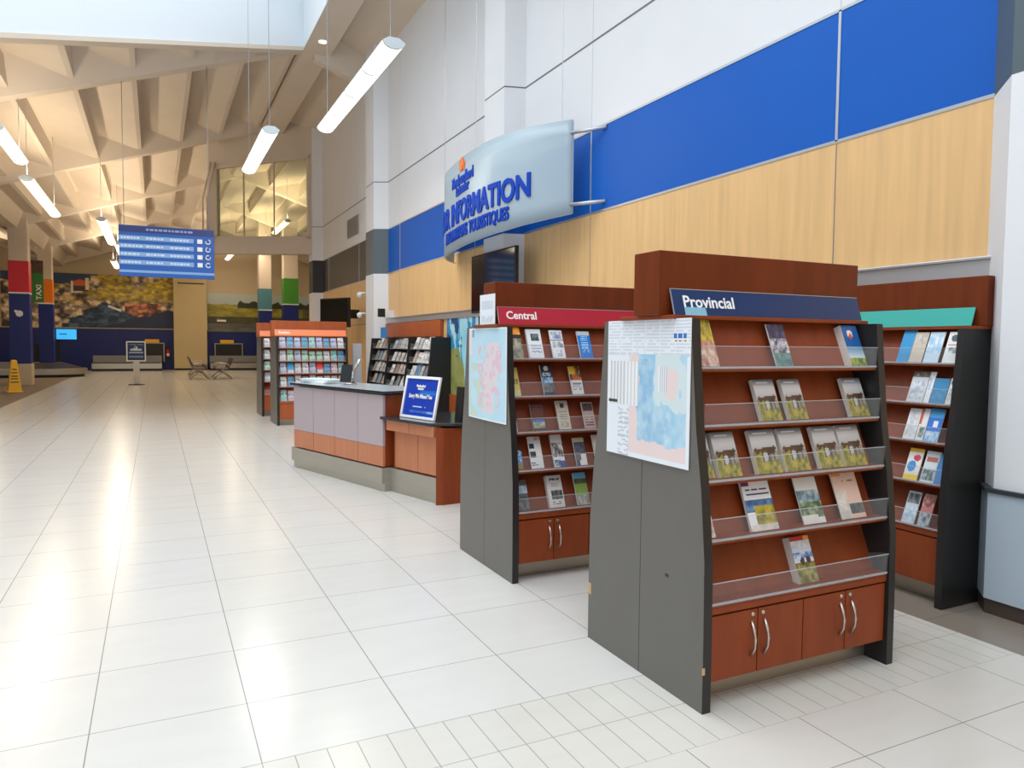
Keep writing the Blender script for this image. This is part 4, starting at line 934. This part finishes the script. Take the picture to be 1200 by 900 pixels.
# ------------------------------------------------------------------ columns
def column(label, x, y, w, ztop, z_n0, z_n1, z_b1, band, emblem=False, base=.75):
    c = thing('banded_column', label, 'column', (x, y, 0), group='colour banded columns')
    h = w/2
    MB().box((-h, -h, z_b1), (h, h, ztop)).build('shaft', M_conc, c, bevel=.02)
    MB().box((-h-.03, -h-.03, 0), (h+.03, h+.03, base)).build('base', mat('beige_column_base', (196, 180, 154), .5), c, bevel=.01)
    nw = MB().box((-h-.01, -h-.01, base), (h+.01, h+.01, z_n1)).build('navy_wrap', M_navy, c)
    MB().box((-h-.01, -h-.01, z_n1), (h+.01, h+.01, z_b1)).build('colour_band', band, c)
    MB().box((-h-.015, -h-.015, z_n1-.03), (h+.015, h+.015, z_n1+.02)).build('white_line', M_wplastic, c)
    if emblem:
        b = MB(); b.tube([(0, -h-.012, 2.5), (0, -h-.03, 2.5)], .11, 14); b.tube([(-.1, -h-.012, 2.58), (-.1, -h-.028, 2.58)], .05, 10); b.build('round_emblem', M_wplastic, nw)
    return c
column('column with bright red band over navy, beside the yellow cone', -4.24, 30.8, .58, 6.2, 0, 3.22, 4.32, mat('red_band', (206, 16, 34), .4), True)
column('column with orange band over navy, behind the baggage belt', -4.25, 37.7, .52, 6.2, 0, 3.18, 4.2, mat('orange_band', (238, 128, 16), .4), False, .5)
column('column with muted teal band over navy, left of the far kiosks', 5.0, 38.9, .6, 7.9, 0, 3.2, 4.25, mat('teal_band', (74, 128, 146), .45))
column('column with leaf green band over navy, behind the far kiosks', 6.05, 37.7, .68, 7.6, 0, 3.46, 4.72, mat('green_band', (66, 140, 44), .45))
# taxi banner
tx = thing('hanging_banner', 'green hanging banner with white TAXI lettering between the red and orange columns', 'banner', (-4.38, 36.0, 3.15))
MB().box((-.24, -.02, 0), (.24, .02, 1.2)).build('cloth', mat('green_banner', (60, 130, 62), .6), tx); MB().box((-.24, -.02, 1.2), (.24, .02, 1.72)).build('photo_strip', mat('brown_photo', (92, 70, 56), .6, noise=.4, nscale=8), tx)
lettering('lettering', 'TAXI', .26, M_letter, tx, width=.62, bold=.006, loc=(.16, -.022, .1), rot=(0, -math.pi/2, 0))
MB().tube([(0, 0, 1.72), (0, 0, 3.0)], .012, 6).build('hanger', M_alu, tx)

# ------------------------------------------------------------------ directory sign
ds = thing('directory_sign', 'large blue hanging directory sign with pale rows and white pictograms', 'sign', (.26, 17.0, 2.9), -.03)
MB().box((-.9, 0, 0), (.9, .06, 1.04)).build('panel', mat('directory_blue', (36, 92, 176), .4), ds, bevel=.006)
MB().box((-.9, -.004, .90), (.9, .0, 1.03)).build('title_band', mat('directory_navy', (44, 58, 118), .4), ds)
M_row = mat('directory_pale', (132, 172, 220), .4)
for k in range(5):
    z = .155+.165*k
    rw = MB().box((-.9, -.004, z-.075), (.9 if k == 0 else .5, 0, z-.075+(.09 if k else .05))).build('pale_row', M_row, ds)
    if k:
        for q, (xa, wd) in enumerate(((-.86, .34), (-.4, .30), (.05, .34))):
            b = MB(); random.seed(k*7+q); x = xa
            while x < xa+wd:
                d = random.uniform(.03, .07); b.box((x, -.006, z-.05), (x+d, -.003, z-.012)); x += d+.018
            b.build('text_line', mat('directory_text', (206, 222, 244), .5), rw)
        b = MB(); zc = z-.03
        b.box((.57, -.006, zc-.045), (.67, -.003, zc+.045)); b.build('pictogram', M_letter, rw)
        b = MB(); b.tube([(.78+.045*math.cos(a), -.005, zc+.045*math.sin(a)) for a in [k*.6+2*math.pi*j/12*.85 for j in range(13)]], .012, 6); b.build('arrow_mark', M_letter, rw)
b = MB(); random.seed(3); x = -.4
while x < .4: d = random.uniform(.04, .09); b.box((x, -.008, .945), (x+d, -.004, .985)); x += d+.02
b.build('title_line', mat('directory_title', (150, 160, 206), .5), ds)
for x in (-.8, .8): MB().tube([(x, .03, 1.04), (x, .03, zb(x+.26)+.15-2.9)], .008, 6).build('suspension_rod', M_alu, ds)

# ------------------------------------------------------------------ far floor objects
st = thing('stand_sign', 'navy notice in a white frame on a grey post, standing in the hall', 'sign', (-.63, 29.7, 0))
MB().lathe([(.27, 0), (.27, .02), (.05, .035)], 20).build('base', M_blacksoft, st); MB().box((-.1, -.02, .03), (.1, .02, .87)).build('post', mat('pale_post', (196, 192, 184), .4), st)
b = MB(); b.box((-.315, -.03, .85), (.315, .0, 1.57)); b.build('frame', M_wplastic, st)
print_sheet('notice_sheet', .55, .64, .004, cover((20, 36, 80), (.1, .86, .9, .92, (130, 146, 180), 'text', 14), (.15, .54, .85, .64, (190, 204, 226)), (.35, .62, .6, .78, (206, 216, 236), 'blob'), (.38, .66, .52, .76, (20, 36, 80), 'blob'), (.1, .4, .9, .48, (160, 176, 206)), (.1, .14, .9, .24, (110, 126, 160))), 24, 28, st, loc=(0, -.036, .89))
cn_ = thing('wet_floor_cone', 'tall yellow wet floor warning cone at the left by the red-banded column', 'cone', (-3.83, 26.3, 0), .2)
b = MB(); b.hexa([(-.18, -.18, .02), (.18, -.18, .02), (.18, .18, .02), (-.18, .18, .02), (-.075, -.075, .98), (.075, -.075, .98), (.075, .075, .98), (-.075, .075, .98)]); b.build('cone_body', M_yellow, cn_, bevel=.03)
MB().box((-.21, -.21, 0), (.21, .21, .05)).build('foot', M_yellow, cn_, bevel=.02)
b = MB()
for k, (z, w) in enumerate(((.30, .2), (.40, .18), (.48, .17), (.58, .15), (.68, .12))):
    y = -.18+.105*(z-.02)/.96-.004; b.box((-w/2, y-.002, z), (w/2, y+.012, z+.035))
b.build('warning_print', mat('dark_print', (110, 80, 20), .6), cn_)

M_bar = mat('dull_aluminium', (168, 160, 154), .4, .6)
def bench(label, x, y, rz):
    t = thing('bench_seat', label, 'bench', (x, y, 0), rz, 'metal waiting benches')
    M_mesh = mat('perforated_metal', (84, 74, 70), .45, .4)
    for k in range(3):
        xx = -.6+k*.6
        MB().box((xx-.27, -.25, .42), (xx+.27, .22, .45)).build('seat', M_mesh, t, bevel=.01)
        MB().hexa([(xx-.27, .22, .46), (xx+.27, .22, .46), (xx+.27, .25, .46), (xx-.27, .25, .46), (xx-.27, .38, .88), (xx+.27, .38, .88), (xx+.27, .41, .88), (xx-.27, .41, .88)]).build('backrest', M_mesh, t, bevel=.01)
    for xx in (-.9, -.3, .3, .9):
        MB().tube([(xx, -.26, .44), (xx, -.27, .62), (xx, -.1, .68), (xx, .2, .64), (xx, .28, .5)], .022).build('armrest', M_bar, t)
    MB().tube([(-.9, 0, .40), (.9, 0, .40)], .03).build('beam', M_bar, t)
    for xx in (-.7, .7):
        MB().tube([(xx, -.34, .02), (xx, -.2, .2), (xx, 0, .30), (xx, .2, .2), (xx, .36, .02)], .03).build('leg', M_bar, t)
    return t
bench('metal bench nearest the counter side, turned away from the khaki pier', 2.55, 33.9, -math.pi/2); bench('metal bench back to back, left one in front of the khaki pier', 1.65, 33.9, math.pi/2)
bench('metal bench farther back beside the khaki pier', 1.75, 37.5, math.pi/2)

# baggage carousel
M_belt = mat('black_belt', (40, 36, 36), .5, noise=.3, nscale=14)
def oval(L, Wd, n=24):
    pts = []
    for k in range(n+1): a = -math.pi/2+math.pi*k/n; pts.append((L/2+Wd/2*math.cos(a), Wd/2*math.sin(a)))
    for k in range(n+1): a = math.pi/2+math.pi*k/n; pts.append((-L/2+Wd/2*math.cos(a), Wd/2*math.sin(a)))
    return pts
cr_ = thing('baggage_carousel', 'oval baggage carousel with steel side and black belt at the far left', 'carousel', (-5.82, 37.75, 0))
def ring(b, p0, z0, p1, z1):
    A = [b.bm.verts.new((x, y, z0)) for x, y in p0]; B = [b.bm.verts.new((x, y, z1)) for x, y in p1]; n = len(A)
    for i in range(n): b.bm.faces.new((A[i], A[(i+1) % n], B[(i+1) % n], B[i])).material_index = b.mi
b = MB(); ring(b, oval(3.3, 2.6), 0, oval(3.3, 2.6), .12); b.build('dark_kick', M_blacksoft, cr_)
b = MB(); ring(b, oval(3.4, 2.75), .12, oval(3.4, 2.75), .36); ring(b, oval(3.4, 2.75), .36, oval(3.3, 2.6), .38); b.build('steel_side', M_steel, cr_)
b = MB(); ring(b, oval(3.3, 2.6), .38, oval(3.0, 1.3), .62); b.build('belt', M_belt, cr_)
b = MB(); ring(b, oval(3.0, 1.3), .62, oval(2.94, 1.24), .62); ring(b, oval(2.94, 1.24), .62, oval(2.94, 1.24), 0); b.build('inner_rim', M_steel, cr_)
for i, (xa, xb, lab) in enumerate(((-3.0, .3, 'straight steel-sided baggage belt along the wall under the coast mural'), (2.75, 9.0, 'straight steel-sided baggage belt along the wall under the meadow mural'))):
    t = thing('baggage_belt', lab, 'baggage belt', ((xa+xb)/2, 44.3, 0)); h = (xb-xa)/2
    MB().box((-h, -.5, 0), (h, .5, .12)).build('dark_kick', M_blacksoft, t); MB().box((-h, -.55, .12), (h, .5, .40)).build('steel_side', M_steel, t); MB().box((-h+.05, -.45, .40), (h-.05, .5, .43)).build('belt', M_belt, t)
    MB().box((-h, .5, .40), (h, .56, .8)).build('backboard', M_grey, t)
for i, (x, w, lab) in enumerate(((-.08, .95, 'black baggage chute opening in a grey frame, behind the navy stand sign'), (3.78, 1.4, 'black baggage chute opening in a grey frame, right of the khaki pier'))):
    t = thing('baggage_chute', lab, 'chute', (x, 44.87, .45)); h = w/2
    MB().box((-h, 0, .0), (h, .42, 1.0)).build('curtain', M_blacksoft, t)
    b = MB(); b.box((-h-.06, -.02, 0), (-h, .42, 1.06)); b.box((h, -.02, 0), (h+.06, .42, 1.06)); b.box((-h, -.02, 1.0), (h, .42, 1.06)); b.build('frame', mat('grey_frame', (150, 148, 144), .4), t)
    o = MB().box((-.36, -.15, 0), (.36, .15, .2)).build('yellow_bin', M_yellow, bevel=.02); o.location = (x-.08, 45.08, 1.495); tag(o, 'yellow bin on top of the baggage chute ' + ('behind the navy stand sign' if i == 0 else 'right of the khaki pier'), 'bin', 'yellow bins on the chutes')
ex = thing('fire_extinguisher', 'small red fire extinguisher on the navy wall left of the khaki pier', 'fire extinguisher', (.62, YW-.12, .72))
MB().lathe([(.09, 0), (.1, .02), (.1, .36), (.05, .44), (.03, .46)]).build('cylinder', mat('red_enamel', (196, 24, 24), .3), ex); MB().box((-.05, -.03, .46), (.05, .03, .54)).build('valve', M_blacksoft, ex); MB().box((-.07, -.104, .06), (.07, -.09, .2)).build('label_plate', M_wplastic, ex)
sc = thing('info_screen', 'glowing light blue screen on a black post by the orange-banded column', 'screen', (-3.68, 39.4, 0))
MB().box((-.42, 0, 1.62), (.42, .08, 2.12)).build('bezel', M_blacksoft, sc)
MB().box((-.40, -.006, 1.64), (.40, 0, 2.10)).build('screen', mat('lit_screen', (40, 150, 220), .3, emit=(60, 170, 235), estr=.9), sc)
MB().box((-.28, -.01, 1.86), (.02, -.006, 1.9)).build('screen_text', mat('screen_navy', (24, 60, 140), .4), sc)
MB().box((-.40, .08, 0), (-.26, .18, 2.0)).build('post', M_blacksoft, sc); MB().box((-.3, -.1, 0), (.3, .3, .03)).build('foot', M_blacksoft, sc)
for (x, y, lab) in ((-4.85, 39.5, 'black upright post left of the orange-banded column'),):
    b = MB(); b.box((x-.1, y-.1, .0), (x+.1, y+.1, 1.45)); b.box((x-.16, y-.16, 0), (x+.16, y+.16, .05)); tag(b.build('barrier_post', M_blacksoft, bevel=.01), lab, 'post')
